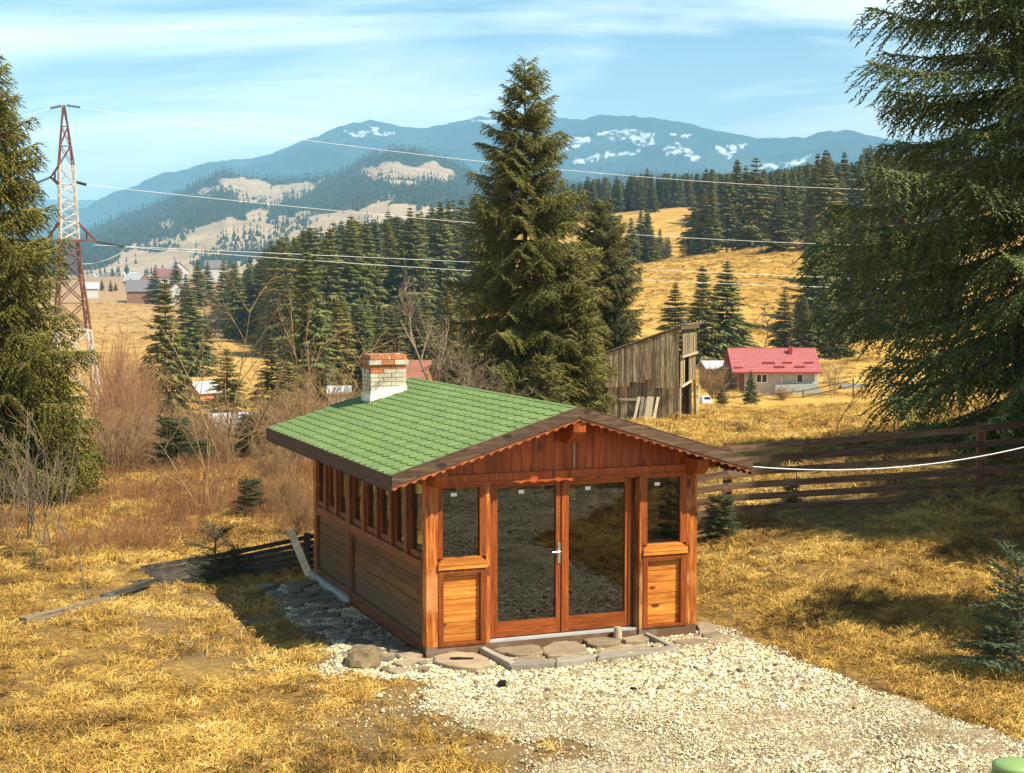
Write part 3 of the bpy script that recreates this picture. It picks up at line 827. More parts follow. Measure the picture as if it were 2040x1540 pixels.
    for (a, g0, g1, b) in ((.840, .944, 1.712, 1.779), (1.785, 1.884, 2.653, 2.723)):
        d = MB().box(a, g0, .11, .165, .160, 2.04).box(g1, b, .11, .165, .160, 2.04).build('door', M_frame_v, root)
        MB().box(g0, g1, .112, .163, .160, .345).build('bottom_rail', M_frame_h, d)
        MB().box(g0, g1, .112, .163, 1.985, 2.04).build('top_rail', M_frame_h, d)
        MB().box(g0 - .01, g1 + .01, .136, .142, .34, 1.99).build('pane', M_glass, d)
        sx = g0 + (.37 if a < 1 else .30) * .77
        MB().box(sx, sx + .07, .131, .1345, 1.90, 1.945).build('sticker', M_sticker, d)
        if a < 1:
            h = MB().box(1.732, 1.768, .098, .108, 1.02, 1.28)
            h.tube([(1.75, .10, 1.17), (1.75, .05, 1.17), (1.735, .045, 1.17), (1.64, .05, 1.165)], [.011, .011, .011, .009], 7)
            h.build('handle', M_metal, d)
    P(MB().box(1.777, 1.787, .10, .17, .16, 2.04), 'meeting_gap', M_black)
    # tie beam with scalloped lower edge
    P(MB().box(.149, 3.460, .0, .15, 2.080, 2.178), 'tie_beam', M_gable)
    def scallop(x0, x1, n, ztop, depth, y0, y1, f):
        mb = MB()
        for k in range(n):
            a = x0 + (x1 - x0) * k / n; b = x0 + (x1 - x0) * (k + 1) / n; w = b - a
            pts = [(a, 0.0)]
            prof = [(0.0, .45), (.10, .55), (.18, .95), (.38, 1.0), (.56, .78), (.70, .46), (.78, .60), (.88, .60), (1.0, .45)]
            pl = [(a + w * p, -depth * q) for p, q in prof]
            poly = [(a, 0.0)] + pl + [(b, 0.0)]
            poly = [(p, f(p) + ztop + q) for p, q in poly]
            mb.prism(poly[::-1], 1, y0, y1)
        return mb
    P(scallop(.149, 3.460, 20, 2.082, .035, -.022, .0, lambda x: 0), 'beam_scallop', M_gable)
    # gable boards, each its own board under the roof line
    xs = [0.16]
    while xs[-1] < 3.42: xs.append(min(3.44, xs[-1] + rnd.choice((.13, .15, .17, .19))))
    for a, b in zip(xs, xs[1:]):
        a2, b2 = a + .002, b - .002
        top = lambda x: roof_z(x) - 0.085
        poly = [(a2, 2.180), (b2, 2.180), (b2, top(b2)), (a2, top(a2))]
        if a2 < 1.8 < b2: poly = [(a2, 2.180), (b2, 2.180), (b2, top(b2)), (1.8, top(1.8)), (a2, top(a2))]
        MB().prism(poly, 1, .03 + rnd.uniform(0, .006), .075).build('gable_board', M_gable, root)
    bg = [(0.1, 2.2), (3.5, 2.2), (3.5, roof_z(3.5) - .07), (1.8, roof_z(1.8) - .07), (.1, roof_z(.1) - .07)]
    P(MB().prism(bg, 1, CL - .12, CL - .02), 'back_gable', M_gable)
    P(MB().box(1.905, 1.925, .014, .029, 2.20, 2.50), 'cable_cover', M_pale)
    # carved beam ends under the eaves
    def beam_end(x0, x1, ztop, h, reach=.40):
        poly = [(.03, ztop - h), (-.20, ztop - h), (-reach + .02, ztop - h * .55), (-reach, ztop - h * .45), (-reach, ztop), (.03, ztop)]
        return MB().prism(poly, 0, x0, x1)
    P(beam_end(1.72, 1.88, 2.80, .27), 'ridge_beam', M_gable)
    P(beam_end(.02, .16, 2.27, .20, .33), 'purlin', M_gable)
    P(beam_end(3.44, 3.60, 2.27, .20, .33), 'purlin', M_gable)
    P(MB().box(1.74, 1.86, .08, CL + .4, 2.66, 2.80), 'ridge_purlin', M_dark)
    P(MB().prism([(3.57, 2.11), (3.80, 2.15), (3.86, 2.20), (3.84, 2.25), (3.57, 2.27)], 1, -.10, .06), 'eave_bracket', M_gable)
    # roof deck
    X0, X1, Y0, Y1 = -.54, 4.14, -.414, 6.06
    def slope_slab(side):
        mb = MB(); th = .045
        xa, xb = (X0, 1.8) if side < 0 else (X1, 1.8)
        za, zb_ = 2.26, 2.974
        poly = [(xa, za - th), (xb, zb_ - th), (xb, zb_ - .012), (xa, za - .012)]
        return mb.prism(poly, 1, Y0 + .004, Y1 - .004)
    roof = slope_slab(-1)
    roof.v, roof.f = roof.v, roof.f
    o2 = slope_slab(1); roof.add(o2.v, o2.f)
    roof = roof.build('roof', M_deck, root)
    # hexagonal shingle tabs
    pitch_b, tab = .1505, .25
    sl = math.hypot(2.34, .714)
    def tab_mesh(nm, a0, a1, bmax=1.0):
        # tab in its own plane: a along the eave, b up the slope, c out of the roof
        full = [(-.074, 0.0), (.074, 0.0), (.1245, .052), (.1245, .20), (-.1245, .20), (-.1245, .052)]
        poly = full
        def clip(pl, lim, sgn):
            out = []
            for i in range(len(pl)):
                p, q = pl[i], pl[(i + 1) % len(pl)]
                ip, iq = sgn * (p[0] - lim) >= 0, sgn * (q[0] - lim) >= 0
                if ip: out.append(p)
                if ip != iq:
                    t = (lim - p[0]) / (q[0] - p[0]); out.append((lim, p[1] + t * (q[1] - p[1])))
            return out
        if a0 > -.125 or a1 < .125:
            poly = clip(clip(full, a0, 1), a1, -1)
        if bmax < .2:
            top = [(p[1], -p[0]) for p in poly]
            top = clip(top, bmax, -1)
            poly = [(-q[1], q[0]) for q in top]
        n = len(poly)
        def zc(b, top): return (.020 if top else .004) - b * .065
        vs = [(p[0], p[1], zc(p[1], False)) for p in poly] + [(p[0], p[1], zc(p[1], True)) for p in poly]
        fs = [tuple(range(n))[::-1], tuple(range(n, 2 * n))] + [(i, (i + 1) % n, n + (i + 1) % n, n + i) for i in range(n)]
        me = bpy.data.meshes.new(nm); me.from_pydata(vs, [], fs); me.materials.append(M_shingle); return me
    me_full = tab_mesh('shingle', -.125, .125)
    spots = []
    rows = int(sl / pitch_b)
    for side in (-1, 1):
        for r in range(rows + 1):
            off = .125 if r % 2 else 0.0
            y = Y0 + off
            while y < Y1 + .12:
                spots.append((side, r, y)); y += tab
    def tab_matrix(side, r, y):
        b = r * pitch_b - .012
        ca, sa = math.cos(ANG), math.sin(ANG)
        if side < 0:
            o = Vector((X0 + b * ca, y, 2.26 + b * sa - .012)); ea = Vector((0, -1, 0)); eb = Vector((ca, 0, sa))
        else:
            o = Vector((X1 - b * ca, y, 2.26 + b * sa - .012)); ea = Vector((0, 1, 0)); eb = Vector((-ca, 0, sa))
        ec = ea.cross(eb)
        return Matrix(((ea.x, eb.x, ec.x, o.x), (ea.y, eb.y, ec.y, o.y), (ea.z, eb.z, ec.z, o.z), (0, 0, 0, 1)))
    individual, rest = [], []
    for s in spots:
        if s[0] < 0:
            X = X0 + s[1] * pitch_b * math.cos(ANG)
            hidden = .80 < X < 1.36 and 5.1 < s[2] < 5.62
            (rest if hidden else individual).append(s)
        else: rest.append(s)
    # the 300 nearest, which show largest, are objects; the remainder is joined
    individual.sort(key=lambda q: q[2])
    inner = [q for q in individual if Y0 + .12 < q[2] < Y1 - .12 and q[1] < rows]
    edge = [q for q in individual if q not in inner]
    rest += inner[296:] + edge
    for q in inner[:296]:
        o = link_mesh('shingle', me_full, roof); o.matrix_local = tab_matrix(*q) @ Matrix.Translation((0, 0, rnd.uniform(-.001, .0015)))
    mb = MB()
    for q in rest:
        bm_ = sl - (q[1] * pitch_b - .012)
        if q[2] < Y0 + .12: me = tab_mesh('t', -.125, q[2] - Y0, bm_) if q[0] < 0 else tab_mesh('t', Y0 - q[2], .125, bm_)
        elif q[2] > Y1 - .125: me = tab_mesh('t', -(Y1 - q[2]), .125, bm_) if q[0] < 0 else tab_mesh('t', -.125, Y1 - q[2], bm_)
        else: me = me_full if bm_ >= .2 else tab_mesh('t', -.125, .125, bm_)
        M = tab_matrix(*q)
        mb.add([M @ v.co for v in me.vertices], [tuple(p.vertices) for p in me.polygons])
        if me is not me_full: bpy.data.meshes.remove(me)
    bed = mb.build('shingle_field', M_shingle, roof); tag(bed, kind='stuff')
    for side in (-1, 1):    # ridge caps
        for k in range(18):
            y = Y0 + .36 * k
            ca, sa = math.cos(ANG), math.sin(ANG)
            poly = [(1.8, 2.981), (1.8 + side * .06 * ca, 2.974 - .06 * sa), (1.8 + side * .06 * ca, 2.962 - .06 * sa), (1.8, 2.968)]
            MB().prism(poly, 1, y, min(y + .355, Y1)).build('ridge_cap', M_shingle, roof)
    # barge boards with scalloped trim, eave boards
    for yb, ys in ((Y0 - .024, (Y0 - .012, Y0 + .012)), (Y1, (Y1, Y1 + .012))):
        for side in (-1, 1):
            xa, xb = (X0 - .012, 1.8) if side < 0 else (X1 + .012, 1.8)
            za, zb_ = 2.262 - .004, 2.976
            P(MB().prism([(xa, za - .125), (xb, zb_ - .125), (xb, zb_ + .006), (xa, za + .006)], 1, yb, yb + .024), 'barge_board', M_barge)
            lo, hi = min(xa, xb), max(xa, xb)
            P(scallop(lo, hi, 20, -.125, .052, ys[0] if yb < 0 else ys[0] , ys[1], lambda x: roof_z(x)), 'barge_scallop', M_scallop)
            if yb < 0:
                P(MB().prism([(xa, za + .007), (xb, zb_ + .007), (xb, zb_ + .016), (xa, za + .016)], 1, yb - .004, yb + .03), 'drip_edge', M_barge)
    for x in (X0 - .022, X1):
        P(MB().box(x, x + .022, Y0, Y1, 2.10, 2.262), 'eave_board', M_fascia)
        mb = MB()
        n = 46
        for k in range(n):
            a = Y0 + (Y1 - Y0) * k / n; w = (Y1 - Y0) / n
            mb.prism([(a, 2.10), (a, 2.085), (a + w * .25, 2.062), (a + w * .5, 2.062), (a + w * .75, 2.085), (a + w, 2.085), (a + w, 2.10)], 0, x + .004, x + .018)
        P(mb, 'eave_scallop', M_fascia)
    # rafters' underside boards
    for side in (-1, 1):
        xa = X0 if side < 0 else X1
        P(MB().prism([(xa, 2.205), (1.8, 2.919), (1.8, 2.926), (xa, 2.212)], 1, Y0 + .01, Y1 - .01), 'soffit', M_gable)
    # chimney
    cx0, cx1, cy0, cy1, ct = .825, 1.385, 5.10, 5.58, 3.34
    ch = MB().box(cx0 + .03, cx1 - .03, cy0 + .03, cy1 - .03, 2.3, ct - .1).build('chimney', M_brick2, root)
    z = 2.60; k = 0; hc = .072
    plast = MB().prism([(cx0 - .006, 2.5), (cx1 + .006, 2.62), (cx1 + .006, 2.92), (cx1 - .12, 2.915), (cx1 - .3, 2.875), (cx0 + .1, 2.90), (cx0 - .006, 2.84)], 1, cy0 - .012, cy0 + .02)
    plast.box(cx0 - .012, cx0 + .02, cy0, cy1 + .006, 2.4, 2.80)
    plast.build('plaster_coat', M_plaster, ch)
    def course(z0, z1, gx0, gx1, gy0, gy1, off, mat_of):
        L1 = .20
        def run(a, b, o):
            e = [a]; x = a + (o if o else L1)
            while x < b - .06: e.append(x); x += L1
            return e + [b]
        ex = run(gx0, gx1, off)
        for a, b in zip(ex, ex[1:]):
            MB().box(a + .004, b - .004, gy0 + rnd.uniform(0, .004), gy0 + .10, z0 + .004, z1 - .004).build('brick', mat_of(), ch)
            MB().box(a + .004, b - .004, gy1 - .10, gy1, z0 + .004, z1 - .004).build('brick', mat_of(), ch)
        ey = run(gy0 + .104, gy1 - .104, .12 if off else 0)
        for a, b in zip(ey, ey[1:]):
            MB().box(gx0 + rnd.uniform(0, .004), gx0 + .10, a + .003, b - .003, z0 + .004, z1 - .004).build('brick', mat_of(), ch)
            MB().box(gx1 - .10, gx1, a + .003, b - .003, z0 + .004, z1 - .004).build('brick', mat_of(), ch)
    nC = 10
    for k in range(nC):
        z0 = 2.60 + k * .0635; z1 = z0 + .0635
        course(z0, z1, cx0, cx1, cy0, cy1, .125 if k % 2 else 0, lambda: (M_brick if (k >= nC - 1 or (k == nC - 2 and rnd.random() < .45)) else M_brick2))
    zt = 2.60 + nC * .0635
    course(zt, zt + .078, cx0 - .03, cx1 + .03, cy0 - .03, cy1 + .03, 0, lambda: (M_brick2 if rnd.random() < .22 else M_brick))
    course(zt + .078, zt + .158, cx0 - .008, cx1 + .008, cy0 - .008, cy1 + .008, .125, lambda: (M_brick2 if rnd.random() < .18 else M_brick))
    MB().box(cx0 + .09, cx1 - .09, cy0 + .09, cy1 - .09, zt - .05, zt + .02).build('flue', M_black, ch)
    fl = MB().prism([(cx0 - .02, roof_z(cx0) + .012), (cx0 + .17, roof_z(cx0 + .17) + .012), (cx0 + .17, roof_z(cx0 + .17) + .13), (cx0 - .02, roof_z(cx0) + .09)], 1, cy0 - .035, cy0 - .013)
    fl.build('flashing', M_plaster, ch)
    return root
make_cabin()

# ------------------------------------------------------------------ vegetation builders
def norm(a): return a / np.maximum(np.linalg.norm(a, axis=-1, keepdims=True), 1e-9)
def shoots(P, D, L, Wd, g, sides=3):
    """P base points, D unit directions, L lengths, Wd half widths -> tapering needle-clad shoots"""
    n = len(P)
    ref = norm(g.normal(size=(n, 3)))
    A = norm(np.cross(D, ref)); B = np.cross(D, A)
    rows = []
    for k in range(sides):
        q = 2 * PI * k / sides
        rows.append(P + (A * math.cos(q) + B * math.sin(q)) * Wd[:, None])
    rows.append(P + D * L[:, None])
    m = sides + 1
    V = np.stack(rows, 1).reshape(-1, 3)
    b = np.arange(n)[:, None] * m
    fs = [np.concatenate([b + k, b + (k + 1) % sides, b + sides], 1) for k in range(sides)]
    return V, np.concatenate(fs)

def tubes(segs, n=4):
    """segs: list of (polyline (k,3), r0, r1) -> vertices and quads"""
    Vs, Fs = [], []; base = 0
    q = np.linspace(0, 2 * PI, n, endpoint=False)
    for pts, r0, r1 in segs:
        pts = np.asarray(pts, float); k = len(pts)
        d = norm(np.gradient(pts, axis=0))
        ref = np.array([0.31, 0.2, 0.93]) if abs(d[0][2]) < 0.8 else np.array([0.9, 0.3, 0.1])
        a = norm(np.cross(d, ref)); b = np.cross(d, a)
        r = np.linspace(r0, r1, k)[:, None, None]
        ring = pts[:, None, :] + r * (a[:, None, :] * np.cos(q)[None, :, None] + b[:, None, :] * np.sin(q)[None, :, None])
        Vs.append(ring.reshape(-1, 3))
        idx = base + np.arange(k * n).reshape(k, n)
        nx = np.roll(idx, -1, axis=1)
        Fs.append(np.stack([idx[:-1].ravel(), nx[:-1].ravel(), nx[1:].ravel(), idx[1:].ravel()], 1))
        base += k * n
    return np.concatenate(Vs), np.concatenate(Fs)

def spruce_arrays(seed, H, R, whorls, per, twig_sp, shoot_sp, sl_, sw, hang=0.35, base=0.05, profile=0.8, up=0.0, zmin=None, bare=0.0, jit=(.72, 1.14)):
    """detailed spruce: returns crown (V, F) and wood segments"""
    g = np.random.default_rng(seed)
    Ps, Ds, Ls, Ws = [], [], [], []
    segs = [(np.array([[0, 0, -0.3], [0, 0, H * .3], [0.03, 0.02, H * .7], [0, 0, H * .985]]), max(.012 * H, .03), .012)]
    for w in range(whorls):
        t = base + (1 - base) * (w + g.uniform(-.3, .3)) / whorls
        t = min(max(t, base * .6), .985)
        Lm = R * (1 - t) ** profile * min(1.0, .72 + t * 2.0) + .12
        e0 = -0.22 + 0.95 * t ** 1.6 + up
        phi0 = g.uniform(0, 2 * PI)
        for k in range(per):
            L = Lm * g.uniform(*jit)
            ph = phi0 + 2 * PI * k / per + g.uniform(-.35, .35)
            z0 = t * H + g.uniform(-.5, .5) * H / whorls
            s = np.linspace(0, 1, 9)
            rr = L * s
            droop = (.42 - .3 * t) * hang * 1.6
            zc = z0 + L * (math.tan(e0) * s * .8 - droop * s ** 2 + (droop * .75) * s ** 4)
            h = np.array([math.cos(ph), math.sin(ph), 0])
            bend = g.uniform(-.12, .12)
            side = np.array([-h[1], h[0], 0])
            C = rr[:, None] * h + (bend * L * s ** 2)[:, None] * side; C[:, 2] = zc
            segs.append((C[::2], .010 * L + .006, .003))
            nt = max(3, int(L / twig_sp))
            st = (np.arange(nt) + g.uniform(.2, .8, nt)) / nt
            st = .10 + .90 * st
            bp = np.stack([np.interp(st, s, C[:, i]) for i in range(3)], 1)
            dv = np.stack([np.interp(st, s, np.gradient(C[:, i], s)) for i in range(3)], 1); dv = norm(dv)
            for sg in (-1, 1):
                tl = np.minimum(.42 * (1 - st) * L + .10 + .10 * L, .75) * g.uniform(.6, 1.15, nt) * (1.0 if L > .5 else .8)
                td = norm(dv * .62 + sg * side * .75 + np.array([0, 0, -hang * .55]) + g.normal(scale=.12, size=(nt, 3)))
                ns = np.maximum(2, (tl / shoot_sp).astype(int))
                ti = np.repeat(np.arange(nt), ns)
                fr = np.concatenate([(np.arange(m) + .35) / m for m in ns])
                P0 = bp[ti] + td[ti] * (tl[ti] * fr)[:, None]
                P0[:, 2] -= hang * .8 * tl[ti] * fr ** 2
                sd = np.where(np.arange(len(ti)) % 2, 1.0, -1.0)[:, None]
                perp = norm(np.cross(td[ti], np.array([0, 0, 1.0])))
                D0 = norm(td[ti] * .8 + perp * sd * g.uniform(.3, .8, (len(ti), 1)) + g.normal(scale=.22, size=(len(ti), 3)) + np.array([0, 0, -hang * .9]) * fr[:, None])
                Ps.append(P0); Ds.append(D0)
                Ls.append(sl_ * g.uniform(.65, 1.3, len(ti))); Ws.append(sw * g.uniform(.75, 1.25, len(ti)))
            # leading shoots along the branch itself and at its tip
            m = max(3, int(L / (shoot_sp * 1.2)))
            sm = .2 + .8 * (np.arange(m) + .5) / m
            bp2 = np.stack([np.interp(sm, s, C[:, i]) for i in range(3)], 1); dv2 = norm(np.stack([np.interp(sm, s, np.gradient(C[:, i], s)) for i in range(3)], 1))
            Ps.append(bp2); Ds.append(norm(dv2 + g.normal(scale=.35, size=(m, 3)) + np.array([0, 0, .12]))); Ls.append(sl_ * g.uniform(.8, 1.4, m)); Ws.append(sw * g.uniform(.8, 1.2, m))
    # leader
    m = 14
    zz_ = np.linspace(.93 * H, H, m); Ps.append(np.stack([np.zeros(m), np.zeros(m), zz_], 1))
    Ds.append(norm(g.normal(scale=.6, size=(m, 3)) + np.array([0, 0, .9]))); Ls.append(np.full(m, sl_ * 1.1)); Ws.append(np.full(m, sw))
    P = np.concatenate(Ps); D = np.concatenate(Ds); L = np.concatenate(Ls); Wd = np.concatenate(Ws)
    if bare > 0:
        keep = g.random(len(P)) > bare; P, D, L, Wd = P[keep], D[keep], L[keep], Wd[keep]
    V, Fc = shoots(P, D, L, Wd, g)
    return V, Fc, segs

def spruce_meshes(nm, seed, H, R, whorls, per, twig_sp, shoot_sp, sl_, sw, mat, **kw):
    V, Fc, segs = spruce_arrays(seed, H, R, whorls, per, twig_sp, shoot_sp, sl_, sw, **kw)
    crown = np_mesh(nm + '_crown', V, Fc, mat)
    TV, TF = tubes(segs, 5)
    trunk = np_mesh(nm + '_trunk', TV, TF, M_bark, smooth=True)
    return crown, trunk

def plant_spruce(name, meshes, loc, label, rz=0.0, sc=1.0, cat='tree', group=None, szc=1.0):
    r = empty(name, loc, rz); r.scale = (sc, sc, sc * szc)
    tag(r, label, cat, group)
    link_mesh('crown', meshes[0], r); link_mesh('trunk', meshes[1], r)
    return r

def forest_spruce_mesh(nm, seed, H, R, whorls, per, base=.06, profile=.95, mat=M_needle_far):
    """spruce for the middle distance: foliage and trunk in one mesh"""
    g = np.random.default_rng(seed)
    Ps, Ds, Ls, Ws = [], [], [], []
    for w in range(whorls):
        t = base + (1 - base) * (max(0.0, w + g.uniform(-.35, .35)) / whorls) ** .92
        t = min(max(t, base), .985)
        Lm = R * (1 - t) ** profile * min(1, .72 + 1.4 * t) * g.uniform(.78, 1.18) + .10
        for k in range(per):
            L = Lm * g.uniform(.62, 1.22); ph = g.uniform(0, 2 * PI)
            h = np.array([math.cos(ph), math.sin(ph), 0]); side = np.array([-h[1], h[0], 0])
            z0 = t * H
            for q in range(8):
                s = (.10, .32, .52, .52, .70, .74, .74, .93)[q]
                sg = (0, .2, .8, -.8, .1, .8, -.8, 0)[q]
                p = h * L * s; p[2] = z0 + L * (-.08 + .75 * t) * s - .24 * L * s * s
                d = h * (.55 if sg * sg > .3 else 1.0) + side * (sg + g.uniform(-.25, .25)) + np.array([0, 0, g.uniform(-.85, -.15) + .5 * t])
                Ps.append(p); Ds.append(d); Ls.append((.36 * L + .16) * g.uniform(.7, 1.25)); Ws.append((.055 * L + .055) * g.uniform(.8, 1.3))
    for k in range(5):
        Ps.append(np.array([0, 0, H * (.90 + .02 * k)])); Ds.append(np.array([g.normal(0, .25), g.normal(0, .25), 1.0])); Ls.append(H * .04); Ws.append(.06)
    Ps.append(np.array([0, 0, H * .95])); Ds.append(np.array([0, 0, 1.0])); Ls.append(H * .06); Ws.append(.07)
    V, Fc = shoots(np.array(Ps), norm(np.array(Ds)), np.array(Ls), np.array(Ws), g)
    TV, TF = tubes([(np.array([[0, 0, -1.0], [0, 0, H * .5], [0, 0, H * .95]]), .012 * H, .03)], 5)
    return np_mesh(nm, np.concatenate([V, TV]), [Fc, TF + len(V)], [mat, M_bark], mi=np.concatenate([np.zeros(len(Fc), int), np.ones(len(TF), int)]))

def bare_segments(seed, H, depth, spread=.55, n0=1, r0=None, up=.25, nb=(3, 5), lenk=.62, crook=.12):
    """leafless tree: recursive tapering limbs"""
    g = random.Random(seed); out = []
    def grow(p, d, L, r, lev):
        k = 5 if lev < 2 else 3
        pts = [p]; q = p.copy(); dd = d.copy()
        for i in range(k):
            dd = (dd + Vector((g.gauss(0, crook), g.gauss(0, crook), g.gauss(0, crook * .6) + up * .08))).normalized()
            q = q + dd * (L / k); pts.append(q.copy())
        out.append((np.array(pts), r, r * .35 if lev < depth else r * .2))
        if lev >= depth: return
        n = g.randint(*nb)
        for j in range(n):
            f = g.uniform(.3, 1.0) if lev else g.uniform(.22, .98)
            i = min(int(f * k), k - 1); a = pts[i].lerp(pts[i + 1], f * k - i)
            ang = g.uniform(0, 2 * PI)
            ref = dd.orthogonal().normalized(); b = dd.cross(ref)
            lat = ref * math.cos(ang) + b * math.sin(ang)
            nd = (dd * (1 - spread * .6) + lat * spread * g.uniform(.7, 1.3) + Vector((0, 0, up))).normalized()
            grow(a, nd, L * lenk * g.uniform(.6, 1.1) * (1.15 - f * .45), r * .5, lev + 1)
    for i in range(n0):
        a = g.uniform(0, 2 * PI); lean = g.uniform(0, .35) if n0 > 1 else g.uniform(0, .08)
        grow(Vector((math.cos(a) * .12 * (n0 > 1), math.sin(a) * .12 * (n0 > 1), -.1)), Vector((math.cos(a) * lean, math.sin(a) * lean, 1)).normalized(),
             H * g.uniform(.7, 1.0) * (.72 if depth > 2 else .85), r0 or H * .010, 0)
    return out
def bare_mesh(nm, segs, mat, n=4, lean=0.0):
    V, Fq = tubes(segs, n)
    return np_mesh(nm, V, Fq, mat, smooth=True)

def place(name, me, loc, label, cat, rz=0.0, sc=1.0, group=None, szc=1.0):
    o = link_mesh(name, me, None, loc, (0, 0, rz), (sc, sc, sc * szc))
    return tag(o, label, cat, group)

def gnode_scatter(name, pts, rots, scls, idx, sources, kind='stuff'):
    """scatter of uncountable small pieces: one object"""
    coll = bpy.data.collections.new(name + '_pieces')
    for i, (me) in enumerate(sources):
        o = bpy.data.objects.new('%s_piece_%02d' % (name, i), me); coll.objects.link(o)
    me = bpy.data.meshes.new(name)
    me.vertices.add(len(pts)); me.vertices.foreach_set('co', np.asarray(pts, np.float32).ravel())
    a = me.attributes.new('rot', 'FLOAT_VECTOR', 'POINT'); a.data.foreach_set('vector', np.asarray(rots, np.float32).ravel())
    a = me.attributes.new('scl', 'FLOAT', 'POINT'); a.data.foreach_set('value', np.asarray(scls, np.float32))
    a = me.attributes.new('idx', 'INT', 'POINT'); a.data.foreach_set('value', np.asarray(idx, np.int32))
    me.update()
    ob = link_mesh(name, me); tag(ob, kind=kind)
    ng = bpy.data.node_groups.new(name, 'GeometryNodeTree')
    ng.interface.new_socket('Geometry', in_out='INPUT', socket_type='NodeSocketGeometry')
    ng.interface.new_socket('Geometry', in_out='OUTPUT', socket_type='NodeSocketGeometry')
    N, L = ng.nodes, ng.links
    gi = N.new('NodeGroupInput'); go = N.new('NodeGroupOutput')
    m2p = N.new('GeometryNodeMeshToPoints')
    iop = N.new('GeometryNodeInstanceOnPoints')
    ci = N.new('GeometryNodeCollectionInfo'); ci.inputs['Collection'].default_value = coll; ci.inputs['Separate Children'].default_value = True; ci.inputs['Reset Children'].default_value = True
    def na(n, t):
        q = N.new('GeometryNodeInputNamedAttribute'); q.data_type = t; q.inputs['Name'].default_value = n; return q.outputs['Attribute']
    L.new(gi.outputs[0], m2p.inputs['Mesh']); L.new(m2p.outputs[0], iop.inputs['Points'])
    L.new(ci.outputs[0], iop.inputs['Instance']); iop.inputs['Pick Instance'].default_value = True
    L.new(na('idx', 'INT'), iop.inputs['Instance Index'])
    e2r = N.new('FunctionNodeEulerToRotation'); L.new(na('rot', 'FLOAT_VECTOR'), e2r.inputs[0]); L.new(e2r.outputs[0], iop.inputs['Rotation'])
    L.new(na('scl', 'FLOAT'), iop.inputs['Scale'])
    L.new(iop.outputs[0], go.inputs[0])
    md = ob.modifiers.new('scatter', 'NODES'); md.node_group = ng
    return ob

# ------------------------------------------------------------------ grass and gravel
def grass_clump(nm, seed, n, h, rad, flat, mat, w=.006):
    g = np.random.default_rng(seed)
    V, Fs = [], []
    for i in range(n):
        a = g.uniform(0, 2 * PI); r = rad * math.sqrt(g.random())
        p = np.array([math.cos(a) * r, math.sin(a) * r, -.01])
        b = g.uniform(0, 2 * PI); lean = g.uniform(.2, 1.0) * flat
        d1 = norm(np.array([math.cos(b) * lean, math.sin(b) * lean, 1.0])); d2 = norm(np.array([math.cos(b) * (lean * 2.2 + .2), math.sin(b) * (lean * 2.2 + .2), .35 - .5 * flat * g.random()]))
        hh = h * g.uniform(.5, 1.2); sdv = norm(np.cross(d1, g.normal(size=3))) * w * g.uniform(.7, 1.3)
        m = p + d1 * hh * .5; e = m + d2 * hh * .55
        base = len(V)
        th = norm(np.cross(sdv, d1)) * w * .35
        V += [p - sdv, p + sdv, p + th * 2, m - sdv * .8, m + sdv * .8, m + th * 2, e]
        Fs += [(base, base + 1, base + 4), (base, base + 4, base + 3), (base + 1, base + 2, base + 5), (base + 1, base + 5, base + 4), (base + 2, base, base + 3), (base + 2, base + 3, base + 5),
               (base + 3, base + 4, base + 6), (base + 4, base + 5, base + 6), (base + 5, base + 3, base + 6)]
    return np_mesh(nm, np.array(V), np.array(Fs), mat)

def frustum_points(n, y0, y1, u0, u1, g, bias=1.0):
    """random ground points over the part of the ground from y0 to y1 (even per square metre when bias = 1)"""
    t = g.random(n)
    p = 1 + bias
    y = (y0 ** p + (y1 ** p - y0 ** p) * t) ** (1 / p)
    u = g.uniform(u0, u1, n)
    return (u - 1020) / F * y, y

